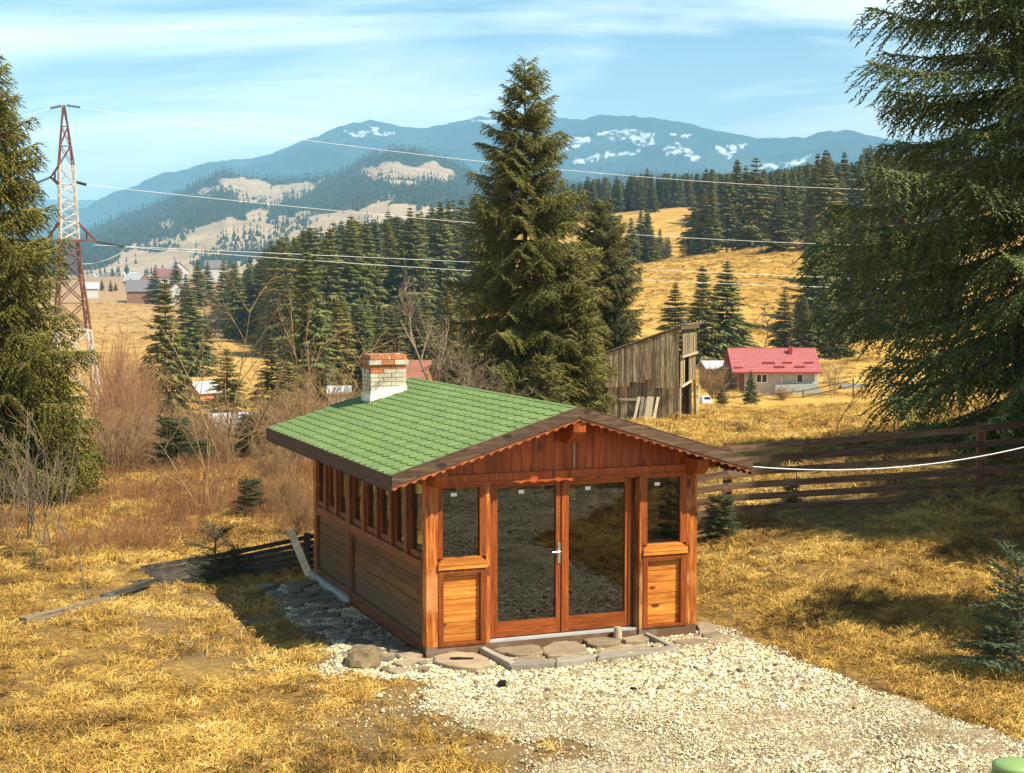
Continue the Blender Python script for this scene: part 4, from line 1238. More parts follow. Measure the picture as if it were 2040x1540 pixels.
def make_grass():
    g = np.random.default_rng(21)
    src = [grass_clump('straw_%d' % i, 50 + i, 24, (.15, .12, .19, .10)[i], .13, (2.8, 2.0, 3.6, 1.3)[i], M_straw, .0045) for i in range(4)] + \
          [grass_clump('tuft_%d' % i, 70 + i, 30, .17, .07, .8, M_straw, .0042) for i in range(3)]
    P, R, S, I = [], [], [], []
    for (n, y0, y1, u0, u1, smin, smax) in ((30000, 12.4, 24, -250, 2290, .75, 1.3), (24000, 24, 46, -180, 2220, 1.0, 1.9), (13000, 46, 100, 1150, 2150, 1.6, 3.2), (16000, 130, 350, 1130, 1760, 2.6, 5.0), (7000, 130, 420, 150, 760, 2.4, 4.5)):
        x, y = frustum_points(n, y0, y1, u0, u1, g)
        w = gravel_w(x, y); X, Y = to_cab(x, y)
        dens = np.clip(.52 + fbm(x * .8, y * .8, 4) * 2.4, .10, 1)
        u_, v_ = project(x, y, gz(x, y))
        fence_band = (np.abs(v_ - 1015) < 55) & (u_ > 1380) & (y < 30)
        dens = np.where(fence_band, dens * .45, dens)  # thinner grass in the band by the fence
        dens = np.where(soil_w(x, y) > .5, dens * .45, dens)
        fa, fb = np.array([-5.6, 22.9]), np.array([-2.7, 24.0]); fd = fb - fa
        tt = np.clip(((x - fa[0]) * fd[0] + (y - fa[1]) * fd[1]) / (fd @ fd), 0, 1)
        dens = np.where(np.hypot(x - fa[0] - tt * fd[0], y - fa[1] - tt * fd[1]) < .35, dens * .15, dens)
        side = (X < 0) & (X > -3.0) & (Y > 0) & (Y < 6.2)
        dens = np.where(side, dens * .28, dens)  # sparser grass over the soil and the painted cabin shadow
        ok = (g.random(n) < dens) & (g.random(n) > np.clip((w - .12) * 3.2, 0, 1)) & ~((X > -.08) & (X < 3.7) & (Y > -.1) & (Y < 5.5))
        ok &= ~((X > -.9) & (X < 4.3) & (Y > -1.0) & (Y < 0.1))
        x, y = x[ok], y[ok]
        k = len(x)
        z = gz(x, y) + np.where(y < 40, 0.005, 0.02)
        tuft = fbm(x * 1.3 + 7, y * 1.3, 3) > .22
        P.append(np.stack([x, y, z], 1)); R.append(np.stack([g.normal(0, .15, k), g.normal(0, .15, k), g.uniform(0, 2 * PI, k)], 1))
        S.append(g.uniform(smin, smax, k)); I.append(np.where(tuft & (g.random(k) < .55), 4 + g.integers(0, 3, k), g.integers(0, 4, k)))
    n = 9000
    x, y = g.uniform(2, 15, n), g.uniform(3, 17, n)
    u_ = project(x, y, 0.0)[0]
    ok = ((u_ > 2200) | (y < 12.5)) & (gravel_w(x, y) < .3)
    x, y = x[ok], y[ok]; k = len(x)
    P.append(np.stack([x, y, gz(x, y)], 1)); R.append(np.stack([g.normal(0, .15, k), g.normal(0, .15, k), g.uniform(0, 2 * PI, k)], 1)); S.append(g.uniform(1, 1.8, k)); I.append(g.integers(0, 7, k))
    gnode_scatter('dry_grass', np.concatenate(P), np.concatenate(R), np.concatenate(S), np.concatenate(I), src)
make_grass()

def rough_stone(nm, seed, mat, flat=.7, jag=.25):
    import bmesh
    bm = bmesh.new(); bmesh.ops.create_icosphere(bm, subdivisions=1, radius=1.0)
    g = random.Random(seed); sx, sy = g.uniform(.8, 1.25), g.uniform(.7, 1.0)
    for v in bm.verts:
        k = 1 + g.uniform(-jag, jag); v.co = Vector((v.co.x * sx * k, v.co.y * sy * k, v.co.z * flat * k))
    me = bpy.data.meshes.new(nm); bm.to_mesh(me); bm.free(); me.materials.append(mat); return me

def make_gravel():
    g = np.random.default_rng(33)
    src = [rough_stone('stone_%d' % i, 90 + i, M_pebble, .62) for i in range(9)]
    n = 360000
    x, y = g.uniform(-3.4, 6.6, n), g.uniform(11.5, 24.4, n)
    x[:60000] = g.uniform(2, 11, 60000); y[:60000] = g.uniform(6, 14, 60000)
    w = gravel_w(x, y)
    X, Y = to_cab(x, y)
    w = np.where((soil_w(x, y) > .5), np.clip(w, .25, .55), w)
    keep = (g.random(n) < np.clip((w - .13) * 1.5, 0, 1) ** 1.2) & ~((X > -.01) & (X < 3.61) & (Y > -.005) & (Y < 5.4))
    u_, v_ = project(x, y, 0.0)
    keep &= g.random(n) < 1 - .42 * np.clip((v_ - 1395) / 110, 0, 1) * np.clip(.75 + fbm(x * 1.1, y * 1.1, 3) * 1.6, 0, 1)
    extra = np.arange(n) < 60000
    keep &= ((u_ > -60) & (u_ < 2110) & (v_ < 1570)) | extra
    x, y, w = x[keep], y[keep], w[keep]; k = len(x)
    big = np.clip(1 - np.abs(project(x, y, 0.0)[1] - 1350) / 90, 0, 1)
    s = g.lognormal(math.log(.0094), .33, k) * (1 + .55 * big)
    s = np.where(g.random(k) < .012, s * 2.1, s) * np.where(extra[keep], 1.5, 1.0)
    z = gz(x, y) + np.where(w > .42, .016, .0) + s * .25
    gnode_scatter('gravel', np.stack([x, y, z], 1), g.uniform(0, 2 * PI, (k, 3)) * np.array([.12, .12, 1]), np.clip(s, .006, .06), g.integers(0, 9, k), src)
make_gravel()

# ------------------------------------------------------------------ stone path round the cabin
def ground_px(u, v, z=0.0):
    """plain level ground at height z under pixel (u, v)"""
    p = at(u, v, 1.0); t = (z - CZ) / (p.z - CZ)
    return Vector((p.x * t, t, z))
def make_path():
    path = empty('stone_path', (CAB_O[0], CAB_O[1], 0), CAB_YAW); tag(path, kind='structure')
    inv = lambda p: Vector((*[float(q) for q in to_cab(p.x, p.y)], p.z))
    def slab(pts, mat, th=.045, top=.062, nm='flagstone'):
        # irregular slab: outline with small nicks, worn edge
        poly = []
        n = len(pts)
        for i in range(n):
            a, b = pts[i], pts[(i + 1) % n]
            for f in (0, .34, .68):
                q = a.lerp(b, f); k = .008 if f == 0 else .024
                poly.append(Vector((q.x + rnd.uniform(-k, k), q.y + rnd.uniform(-k, k), 0)))
        c = sum(poly, Vector()) / len(poly)
        m = len(poly)
        z = top + rnd.uniform(-.006, .008)
        tilt = Vector((rnd.uniform(-.015, .015), rnd.uniform(-.015, .015), 0))
        zz = lambda p: z + (p - c).dot(tilt)
        vs = [(p.x, p.y, z - th - .03) for p in poly] + [(p.x, p.y, zz(p) - .010) for p in poly]
        ins = [c + (p - c) * .95 for p in poly]
        vs += [(p.x, p.y, zz(p) + rnd.uniform(-.002, .002)) for p in ins] + [(c.x, c.y, zz(c))]
        fs = []
        for i in range(m):
            j = (i + 1) % m
            fs += [(i, j, m + j, m + i), (m + i, m + j, 2 * m + j, 2 * m + i), (2 * m + i, 2 * m + j, 3 * m)]
        return MB().add(vs, fs).build(nm, mat, path)
    front = [
     [(980,1298),(1010,1288),(1040,1283),(1075,1291),(1082,1303),(1060,1310),(1025,1308),(995,1303)],
     [(1080,1294),(1112,1280),(1150,1282),(1172,1299),(1165,1307),(1120,1312),(1092,1311)],
     [(1162,1278),(1200,1271),(1238,1278),(1229,1287),(1190,1291),(1170,1287)],
     [(1240,1276),(1280,1268),(1296,1276),(1281,1283),(1246,1283)],
     [(1182,1302),(1222,1292),(1288,1288),(1296,1292),(1240,1299),(1197,1304)],
     [(1296,1290),(1320,1284),(1326,1289),(1303,1295)],
     [(1018,1318),(1050,1311),(1085,1311),(1081,1317),(1030,1322)],
     [(1338,1281),(1382,1275),(1414,1280),(1411,1287),(1362,1290)],
     [(1416,1271),(1450,1268),(1500,1279),(1504,1286),(1450,1289),(1419,1284)],
     [(1392,1243),(1402,1240),(1428,1250),(1424,1260),(1394,1263)],
     [(1398,1266),(1432,1261),(1442,1267),(1404,1273)],
     [(955,1287),(985,1281),(1010,1282),(985,1290)],
     [(862,1314),(900,1302),(945,1305),(973,1317),(978,1328),(950,1337),(905,1333),(870,1324)],
     [(783,1322),(830,1313),(850,1318),(800,1330)], [(772,1340),(800,1334),(820,1336),(788,1346)],
     [(838,1331),(858,1331),(852,1339),(832,1338)], [(790,1306),(838,1299),(845,1307),(800,1314)], [(752,1310),(782,1303),(786,1311),(762,1318)]]
    for pl in front: slab([inv(ground_px(u, v, .03)) for u, v in pl], M_slab)
    for pl in ([(956,1296),(963,1293),(1026,1324),(1016,1329)], [(1020,1330),(1106,1325),(1106,1318),(1026,1321)], [(1109,1325),(1187,1317),(1187,1308),(1109,1316)],
               [(1190,1317),(1345,1300),(1345,1291),(1190,1307)], [(1283,1268),(1290,1266),(1352,1293),(1346,1298)]):
        slab([inv(ground_px(u, v, .05)) for u, v in pl], M_kerb, .09, .085, 'edging_stone')
    # slates along the shaded side wall
    g = random.Random(5); n = 0; taken = []
    for k in range(900):
        X = -.10 - g.random() * .78; Y = g.uniform(-.25, 5.1)
        r = g.uniform(.10, .21)
        if any(math.hypot((X - a) , (Y - b) * 1.25) < (r + c) * .80 for a, b, c in taken) or X + r * .6 > -.02: continue
        taken.append((X, Y, r)); ph = g.uniform(0, 6)
        m = g.randint(5, 7)
        pts = [Vector((X + math.cos(ph + 2*PI*i/m) * r * g.uniform(.75, 1.15), Y + math.sin(ph + 2*PI*i/m) * r * .80 * g.uniform(.75, 1.15), 0)) for i in range(m)]
        pts = [Vector((min(p.x, -.02), p.y, 0)) for p in pts]
        slab(pts, M_slate, .05, .055 - .02 * max(0, -X - .6)); n += 1
        if n >= 46: break
make_path()

def blob_rock(name, loc, dims, seed, mat, label, cat, sub=3):
    import bmesh
    from mathutils import noise
    bm = bmesh.new(); bmesh.ops.create_icosphere(bm, subdivisions=sub, radius=1.0)
    for v in bm.verts:
        d = v.co.normalized(); k = 1 + .35 * noise.noise(d * 1.3 + Vector((seed, 0, 0))) + .14 * noise.noise(d * 3.5 + Vector((0, seed, 0))) + .06 * noise.noise(d * 8)
        c = d * k
        c.z = min(c.z, .62 + .08 * noise.noise(d * 2 + Vector((0, 0, seed))))
        v.co = Vector((c.x * dims[0], c.y * dims[1], c.z * dims[2]))
    me = bpy.data.meshes.new(name); bm.to_mesh(me); bm.free(); me.materials.append(mat)
    return tag(link_mesh(name, me, None, loc, (0, 0, seed)), label, cat)
p = ground_px(727, 1328); blob_rock('boulder', (p.x, p.y, .06), (.27, .19, .24), 1.3, M_boulder, 'ochre boulder half sunk in the grass beside the corner of the cabin', 'boulder')
p = ground_px(768, 1340); blob_rock('stone', (p.x, p.y, .03), (.06, .05, .07), 4.1, M_boulder, 'small brown stone lying against the ochre boulder', 'stone', 2)
for i, (u, v, s, lb) in enumerate(((1000,1366,.05,'black lump of charred wood on the pale gravel'), (1262,1378,.035,'dark splinter lying on the gravel below the door stones'))):
    p = ground_px(u, v); blob_rock('charred_lump', (p.x, p.y, .03), (s * 1.3, s, s * .7), 7.7 + i, M_black, lb, 'lump', 2)
for i, (u, v, s, lb) in enumerate(((1070,1478,.07,'flat tan stone on bare soil at the near edge of the gravel'), (885,1495,.06,'pale flat stone in the dry grass at the bottom of the photo'), (1905,1440,.06,'rounded stone at the edge of the gravel below the small spruce'),
                               (880,1415,.05,'pale stone in the grass left of the gravel yard'), (160,1410,.05,'pale stone in the golden grass at far left'), (1690,1168,.05,'small stone in the sunlit grass right of the cabin'))):
    p = ground_px(u, v); z = gzf(p.x, p.y); blob_rock('field_stone', (p.x, p.y, z + .015), (s * 1.3, s, s * .6), 2.7 + i, M_slab, lb, 'stone', 2)
p = ground_px(918, 1316, .05)
mb = MB(); mb.prism([(-.13,-.02),(-.06,-.045),(.03,-.03),(.14,-.02),(.15,.02),(.05,.03),(-.04,.045),(-.12,.03)], 2, 0, .02)
tag(mb.build('dead_leaf', M_black), 'black curled leaf lying on the large flagstone at the cabin corner', 'leaf').location = (p.x, p.y, .062)
p = ground_px(1237, 1268, .04)
lg = MB().tube([(0, 0, .0), (.004, 0, .09), (0, .004, .17)], [.055, .05, .052], 10).build('wood_block', M_pale); lg.location = (*[float(q) for q in from_cab(2.47, -.075)], .03)
tag(lg, 'short upright log standing as a doorstop before the glazed doors', 'log')

# ------------------------------------------------------------------ fences
def make_fence():
    r = empty('slat_fence', at(1450, 1050, 24.3)); tag(r, 'long brown fence of horizontal slats beneath the big spruce', 'fence')
    o = r.location.copy()
    P0 = [(1215, 24.2), (1450, 24.3), (1955, 24.6), (2440, 25.2)]
    tops = {0: [938, 958, 980, 1003, 1026, 1047], 1: [895, 918, 943, 968, 992, 1015], 2: [853, 884, 909, 937, 962, 986], 3: [806, 845, 868, 900, 926, 950]}
    for k, (u, y) in enumerate(P0):
        vt = tops[k][0] - (14 if k == 1 else 10)
        a = at(u, vt, y + .10); b = at(u, tops[k][5] + 30, y + .10)
        m = MB(); m.box(-.065, .065, -.04, .05, b.z - a.z - .35, 0)
        q = m.build('post', M_fpost, r); q.location = (a.x - o.x, y + .10 - o.y, a.z - o.z)
    for k in range(3):
        for i in range(6):
            (u0, y0), (u1, y1) = P0[k], P0[k + 1]
            a = at(u0, tops[k][i], y0) - o; b = at(u1, tops[k + 1][i], y1) - o
            a += Vector((rnd.uniform(-.02, .02), 0, 0)); b.x += rnd.uniform(.0, .05)
            L = (b - a).length
            m = MB().box(-.02, L + .02, -.014, .014, -.052 + rnd.uniform(-.004, .004), .052)
            s = m.build('slat', M_fence, r); s.location = a + Vector((0, -.03 - .004 * (k % 2), 0))
            d = (b - a).normalized()
            s.rotation_euler = (0, -math.asin(d.z), math.atan2(d.y, d.x))
make_fence()

def make_collapsed_fence():
    r = empty('collapsed_fence', ground_px(460, 1150, 0)); o = r.location.copy()
    tag(r, 'old dark slat fence sagging to the ground left of the cabin', 'fence')
    for i in range(6):
        va = (1070, 1083, 1096, 1109, 1123, 1135)[i]; vb = (1156, 1161, 1164, 1166, 1169, 1172)[i]
        a = at(652, va - 8, 24.0) - o; b = at(280 + i * 9, vb - 24 + 3 * i, 22.7) - o
        mid = (a + b) / 2 + Vector((0, 0, .03 - .06))
        m = MB().bar(a, mid, .03, .066).bar(mid, b, .03, .066)
        m.build('slat', M_oldfence, r)
    for (u, vt, vb, y) in ((466, 1095, 1158, 23.3), (612, 1062, 1150, 23.85)):
        a = at(u, vt, y) - o; b = at(u, vb + 8, y) - o
        MB().bar(b, a, .09, .09, (0, 1, 0)).build('post', M_oldfence, r)
    return r
make_collapsed_fence()
def beam_between(name, a, b, w, t, mat, label, cat, up=(0, 0, 1), group=None):
    c = (a + b) / 2; L = (b - a).length
    d = (b - a).normalized()
    m = MB().box(-L/2, L/2, -w/2, w/2, -t/2, t/2)
    o = m.build(name, mat); o.location = c
    X = d; Yv = Vector(up).cross(X).normalized(); Z = X.cross(Yv)
    o.rotation_euler = Matrix(((X.x, Yv.x, Z.x), (X.y, Yv.y, Z.y), (X.z, Yv.z, Z.z))).to_euler()
    return tag(o, label, cat, group)
a, b = ground_px(45, 1233), ground_px(228, 1187)
a.z = gzf(a.x, a.y) + .05; b.z = gzf(b.x, b.y) + .05
beam_between('timber', a, b, .14, .10, M_timber, 'squared grey timber lying in the golden grass at far left', 'timber')
a, b = ground_px(205, 1188), ground_px(300, 1164)
a.z = gzf(a.x, a.y) + .07; b.z = gzf(b.x, b.y) + .10
beam_between('timber', a, b, .09, .07, M_oldfence, 'dark broken fence rail on the ground below the sagging fence', 'timber')
p = ground_px(212, 1188); blob_rock('stump', (p.x, p.y, gzf(p.x, p.y) + .03), (.12, .1, .17), 3.3, M_oldfence, 'rotten dark stump beside the grey timber', 'stump', 2)
beam_between('leaning_plank', at(578, 1055, 23.3), at(624, 1166, 22.95), .028, .115, M_pale, 'pale plank leaning across the sagging fence at the back corner of the cabin', 'plank', (0.9, 0.0, 0.45))
# clothes line from the eave
a = Vector((*[float(q) for q in from_cab(4.10, -.40)], 2.17)); b = at(2075, 882, 20.5)
pts = []
for i in range(25):
    t = i / 24; q = a.lerp(b, t); q.z -= .17 * 4 * t * (1 - t); pts.append(q)
tag(MB().tube(pts, .0068, 5).build('clothes_line', M_white), 'thin white line strung from the right eave of the cabin past the fence', 'clothes line')
pl = MB().tube([(b.x, b.y, gzf(b.x, b.y) - .3), (b.x, b.y, b.z + .2)], .05, 8).build('line_post', M_fpost); tag(pl, 'wooden post holding the far end of the white line', 'post')

# ------------------------------------------------------------------ barn
def make_barn():
    o = ground_px(1353, 846, -1.62); yaw = math.radians(-20)
    r = empty('barn', (o.x, o.y, -1.75), yaw)
    tag(r, 'tall grey weathered board barn with a leaning lean-to roof', 'barn')
    Wb, Db = 3.35, 2.8          # local x from -Wb (left) to 0, y from 0 (front) to Db
    top = lambda x: 4.42 + x * (1.22 / 3.45)
    g = random.Random(8)
    # dark frame inside
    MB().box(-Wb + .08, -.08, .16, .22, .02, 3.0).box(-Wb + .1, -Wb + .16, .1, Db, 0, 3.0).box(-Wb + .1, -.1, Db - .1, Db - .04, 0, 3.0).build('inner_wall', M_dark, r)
    def boards(mp, s0, s1, zlo, zhi, mat, w=(.10, .17), rag=.0, nm='board', miss=()):
        s = s0; k = 0
        while s < s1 - .02:
            b = min(s1, s + g.uniform(*w)); n = g.uniform(0, .025)
            if k not in miss:
                zl = zlo(s) + g.uniform(0, rag); zh = zhi((s + b) / 2) - g.uniform(0, rag * .3)
                lean = g.uniform(-.012, .012)
                pts = [mp(s + .007, n), mp(b - .007, n), mp(b - .007, n + .026), mp(s + .007, n + .026)]
                m = MB(); dx = Vector(mp(1, 0)) - Vector(mp(0, 0))
                vs = [(p[0], p[1], zl) for p in pts] + [(p[0] + dx.x * lean, p[1] + dx.y * lean, zh) for p in pts]
                m.add(vs, [(3,2,1,0),(4,5,6,7),(0,1,5,4),(1,2,6,5),(2,3,7,6),(3,0,4,7)])
                m.build(nm, mat, r)
            s = b; k += 1
    front = lambda s, n: (s, -n)
    right = lambda s, n: (n, s)
    rag_low = lambda s: 1.70 + (.22 if -2.25 < s < -1.35 else 0) + (.12 if -1.6 < s < -1.1 else 0)
    boards(lambda s, n: (s, -n - .09), -Wb, 0.0, rag_low, lambda s: top(s) - .06, M_grey_v, rag=.05)
    boards(lambda s, n: (s, -n + .06), -Wb + .05, -.03, lambda s: 0.0, lambda s: 2.1, M_grey_v, (.11, .2), rag=.04)
    # right end: upper panel hung proud, opening, lower jamb and leaning post
    boards(lambda s, n: (n + .10, s), .05, Db - .1, lambda s: 3.15, lambda s: 4.12, M_grey_v, (.12, .2), rag=.01)
    boards(lambda s, n: (n + .01, s), .02, .85, lambda s: 1.75, lambda s: 3.2, M_grey_v, (.12, .2), rag=.02)
    boards(lambda s, n: (n + .01, s), 1.5, Db - .05, lambda s: 1.95, lambda s: 3.2, M_grey_v, (.09, .13), rag=.03, miss=(2,))
    MB().bar((.13, .0, 3.10), (.16, Db, 3.20), .05, .09).build('rail', M_pale, r)
    MB().bar((.03, .35, 1.78), (.05, 2.0, 1.93), .05, .09).build('rail', M_pale, r)
    MB().bar((.02, .10, 0.0), (.03, .06, 1.76), .06, .05).build('door_jamb', M_pale, r)
    MB().bar((.04, Db + .12, -.1), (.02, Db - .12, 3.2), .12, .10, (1, 0, 0)).build('corner_post', M_grey_v, r)
    MB().bar((-.2, .1, 0), (-.2, .1, 4.0), .1, .1, (1, 0, 0)).bar((-.15, Db - .1, 0), (-.15, Db - .1, 4.0), .1, .1, (1, 0, 0)).bar((-.3, .3, .3), (-.3, 2.0, 1.6), .04, .06, (1, 0, 0)).build('inner_frame', M_grey_v, r)
    # roof
    x0, x1 = -Wb - .32, .34
    MB().prism([(x0, top(x0) - .0), (x1 - .2, top(x1 - .2)), (x1 - .2, top(x1 - .2) + .05), (x0, top(x0) + .05)], 1, -.18, Db + .2).build('roof', M_grey_h, r)
    MB().box(.10, .16, -.16, Db + .3, 4.30, 4.50).build('fascia', M_pale, r)
    MB().box(-.05, .36, -.2, Db + .32, 4.505, 4.54).build('roof_edge', M_grey_h, r)
    for k in range(9):
        x = -Wb + .15 + k * .4
        MB().box(x, x + .06, -.14, .1, top(x) - .09, top(x) - .012).build('rafter_end', M_grey_h, r)
    MB().box(-2.75, -1.75, -.01, .04, 1.13, 1.24).build('rail', M_pale, r)
    MB().box(-2.7, -1.8, -.03, .02, .12, .2).build('rail', M_grey_h, r)
    # planks leaning on the front wall
    loc = lambda x, y, z: r.location + Vector((x * math.cos(yaw) - y * math.sin(yaw), x * math.sin(yaw) + y * math.cos(yaw), z))
    names = ('narrow pale plank, leftmost of those leaning on the barn', 'second plank from the left leaning on the barn wall', 'thin grey plank leaning in the middle of the barn wall', 'widest plank leaning on the barn wall', 'tilted pale plank, rightmost of those leaning on the barn')
    for k, (xa, xb, w, h) in enumerate(((-1.98, -1.78, .12, 1.32), (-1.72, -1.60, .13, 1.32), (-1.55, -1.45, .09, 1.30), (-1.36, -1.26, .30, 1.34), (-1.10, -.92, .12, 1.34))):
        A = loc(xa, -.55, -.12); B = loc(xb, -.10, h)
        beam_between('leaning_plank', A, B, w, .035, M_pale if k in (0, 3, 4) else M_grey_h, names[k], 'plank', tuple(-(loc(0, 1, 0) - loc(0, 0, 0))), 'planks leaning on the barn')
    A = at(1389, 820, 70.6); B = at(1394, 768, 71.0)
    beam_between('pole', A, B, .06, .06, M_pale, 'thin pale pole leaning by the right corner of the barn', 'pole')
make_barn()

# ------------------------------------------------------------------ houses
M_render = plain('grey_house_render', (0.47, 0.43, 0.35), 0.9, 0.2, 0.25, 1.6, bump=0.2)
M_whitewall = plain('white_house_wall', (0.50, 0.49, 0.45), 0.9, 0.2, 0.1)
M_brownwall = plain('brown_timber_wall', (0.24, 0.13, 0.075), 0.85, 0.2, 0.3, 2.0)
M_tanwall = plain('tan_timber_wall', (0.42, 0.20, 0.09), 0.85, 0.2, 0.3, 2.0)
M_rooftin = plain('white_tin_roof', (0.42, 0.42, 0.41), 0.6, 0.3, 0.25, 1.5)
M_roofgrey = plain('grey_roof_sheet', (0.15, 0.14, 0.145), 0.7, 0.3, 0.2, 1.5)
M_roofmaroon = plain('dull_maroon_roof', (0.20, 0.09, 0.085), 0.7, 0.3, 0.25, 1.5)
M_roofrust = plain('rusty_brown_roof', (0.30, 0.12, 0.075), 0.75, 0.3, 0.25, 1.2)
M_winglass = plain('dark_window_glass', (0.035, 0.028, 0.024), 0.15, 0.5, 0.2)
M_redtile = plain('red_metal_tile', (0.42, 0.125, 0.115), 0.6, 0.4, 0.14, 1.0)
M_red2 = plain('dark_red_flashing', (0.24, 0.03, 0.028), 0.5, 0.4, 0.1)

def house(name, label, loc, yaw, w, d, h, rh, wall_m, roof_m, wins=(), over=.35, gable='x', cat='house', chim=None):
    """gabled house; ridge along x (or along y when gable = 'y'); wins: (face, s, z, width, height)"""
    r = empty(name, loc, yaw); tag(r, label, cat)
    m = MB().box(-w/2, w/2, -d/2, d/2, -1.0, h)
    if gable == 'x': m.prism([(-d/2, h), (d/2, h), (0, h + rh)], 0, -w/2 + .003, w/2 - .003)
    else: m.prism([(-w/2, h), (w/2, h), (0, h + rh)], 1, -d/2 + .003, d/2 - .003)
    m.build('wall', wall_m, r)
    t = .10
    for s in (-1, 1):
        if gable == 'x':
            k = rh / (d / 2)
            e = d / 2 + over
            poly = [(s * e, h - over * k + .02), (0, h + rh + .02), (0, h + rh + .02 + t), (s * e, h - over * k + .02 + t)]
            rf = MB().prism(poly, 0, -w/2 - over, w/2 + over).build('roof', roof_m, r)
        else:
            k = rh / (w / 2); e = w / 2 + over
            poly = [(s * e, h - over * k + .02), (0, h + rh + .02), (0, h + rh + .02 + t), (s * e, h - over * k + .02 + t)]
            rf = MB().prism(poly, 1, -d/2 - over, d/2 + over).build('roof', roof_m, r)
    if chim:
        MB().box(chim[0] - .3, chim[0] + .3, -.3 + chim[1], .3 + chim[1], h + rh * .4, h + rh + .7).build('chimney', M_roofmaroon, rf)
    for (face, s, z, ww, wh) in wins:
        if face == 'f': bx = lambda q, a, b, c, e, n0, n1: q.box(a, b, -d/2 - n1, -d/2 - n0, c, e)
        elif face == 'r': bx = lambda q, a, b, c, e, n0, n1: q.box(w/2 + n0, w/2 + n1, a, b, c, e)
        else: bx = lambda q, a, b, c, e, n0, n1: q.box(-w/2 - n1, -w/2 - n0, a, b, c, e)
        fr = MB(); bx(fr, s, s + .09, z, z + wh, .005, .06); bx(fr, s + ww - .09, s + ww, z, z + wh, .005, .06)
        bx(fr, s + .09, s + ww - .09, z, z + .09, .005, .06); bx(fr, s + .09, s + ww - .09, z + wh - .09, z + wh, .005, .06)
        if ww > .95: bx(fr, s + ww/2 - .06, s + ww/2 + .06, z + .09, z + wh - .09, .005, .06)
        f = fr.build('window', M_white, r)
        pn = MB(); bx(pn, s + .05, s + ww - .05, z + .05, z + wh - .05, .004, .03); pn.build('pane', M_winglass, f)
    return r

def make_red_house():
    Y = 145.0; c = at(1556, 790, Y); W_, D_, H_ = 7.0, 5.6, 2.65
    r = empty('house', (c.x, c.y + D_/2, c.z), 0.0)
    tag(r, 'small grey rendered house with a bright red tiled roof', 'house')
    MB().box(-W_/2, W_/2, -D_/2, D_/2, -1.5, H_).prism([(-D_/2, H_), (D_/2, H_), (0, H_ + 1.50)], 0, -W_/2 + .003, W_/2 - .003).build('wall', M_render, r)
    x0, x1 = -4.75, 3.75
    e = D_/2 + .75; k = 1.5 / (D_/2); zE, zR = H_ - .35, H_ + 1.72
    for s in (-1, 1):
        rf = MB().prism([(s*e, zE), (0, zR), (0, zR + .06), (s*e, zE + .06)], 0, x0, x1).build('roof', M_redtile, r)
        if s < 0:
            # pressed tile rows and ribs, fine relief on the metal sheet
            sl = math.hypot(e, zR - zE); n = 12
            for i in range(n):
                f0 = i / n; y = -e + e * f0; z = zE + (zR - zE) * f0 + .06
                f1 = f0 + .97 / n; y2 = -e + e * f1; z2 = zE + (zR - zE) * f1 + .06
                nx = 34; mb = MB()
                for q in range(nx):
                    a = x0 + (x1 - x0) * (q + .06) / nx; b = x0 + (x1 - x0) * (q + .94) / nx
                    mb.add([(a, y, z + .075), (b, y, z + .075), (b, y2, z2 + .012), (a, y2, z2 + .012), (a, y, z), (b, y, z)], [(0, 1, 2, 3), (4, 5, 1, 0)])
                mb.build('tile_row', M_redtile, rf)
            for (xa, xb, f) in ((-1.75, -.55, .35), (.15, 1.1, .36), (2.2, 3.1, .36), (-.75, .3, .18), (-4.6, -3.7, .15), (1.2, 2.2, .19)):
                y = -e + e * f - .12; z = zE + (zR - zE) * f + .10
                MB().box(xa, xb, y, y + .05, z, z + .14).build('snow_guard', M_red2, rf)
            MB().box(x0, x1, -e - .12, -e - .0, zE - .06, zE + .06).build('gutter', M_red2, r)
    MB().box(x0, x1, -.09, .09, zR + .04, zR + .15).build('ridge', M_redtile, r)
    MB().box(1.0, 1.35, -1.0, -.6, zR - .9, zR + .35).build('chimney', M_red2, r)
    for (a, w_, ) in ((-2.42, 1.12), (1.42, .68)):
        z = 1.28; fr = MB(); y = -D_/2
        ww, wh = w_, .88
        for (p0, p1, q0, q1) in ((a, a + .09, z, z + wh), (a + ww - .09, a + ww, z, z + wh), (a + .09, a + ww - .09, z, z + .09), (a + .09, a + ww - .09, z + wh - .09, z + wh)): fr.box(p0, p1, y - .06, y + .02, q0, q1)
        if ww > 1: fr.box(a + ww/2 - .05, a + ww/2 + .05, y - .06, y + .02, z + .09, z + wh - .09)
        f = fr.build('window', M_white, r); MB().box(a + .05, a + ww - .05, y - .02, y - .004, z + .05, z + wh - .05).build('pane', M_winglass, f)
    MB().box(-.06, .03, -D_/2 - .12, -D_/2 - .03, .0, zE).build('downpipe', M_white, r)
    MB().box(3.1, 3.22, -D_/2 - .4, -D_/2 - .28, .3, zE).build('porch_post', M_white, r)
    MB().box(-4.2, -4.08, -D_/2 - .3, -D_/2 - .18, -.3, zE).build('porch_post', M_brownwall, r)
    MB().box(-4.0, -3.52, -D_/2 + .3, D_/2 - .3, -1, H_ - .3).build('porch_wall', M_brownwall, r)
    MB().prism([(-.7, 0), (3.9, 0), (3.9, .2), (2.9, 1.55), (2.7, 1.25), (-.7, 1.12)], 1, -D_/2 - .9, -D_/2 - .5).build('ramp', M_concrete, r)
make_red_house()
c = at(1440, 765, 150); house('shed', 'low brown annexe with a pale sloping roof behind the barn', (c.x, c.y + 2, c.z + .2), 0.15, 3.4, 3.0, 1.35, .55, M_brownwall, M_rooftin, over=.3)
c = at(1697, 790, 150); house('shed', 'small shed with a grey roof under the big spruce branches', (c.x, c.y, c.z - .5), .2, 1.7, 1.8, .9, .7, M_brownwall, M_roofgrey, cat='shed')
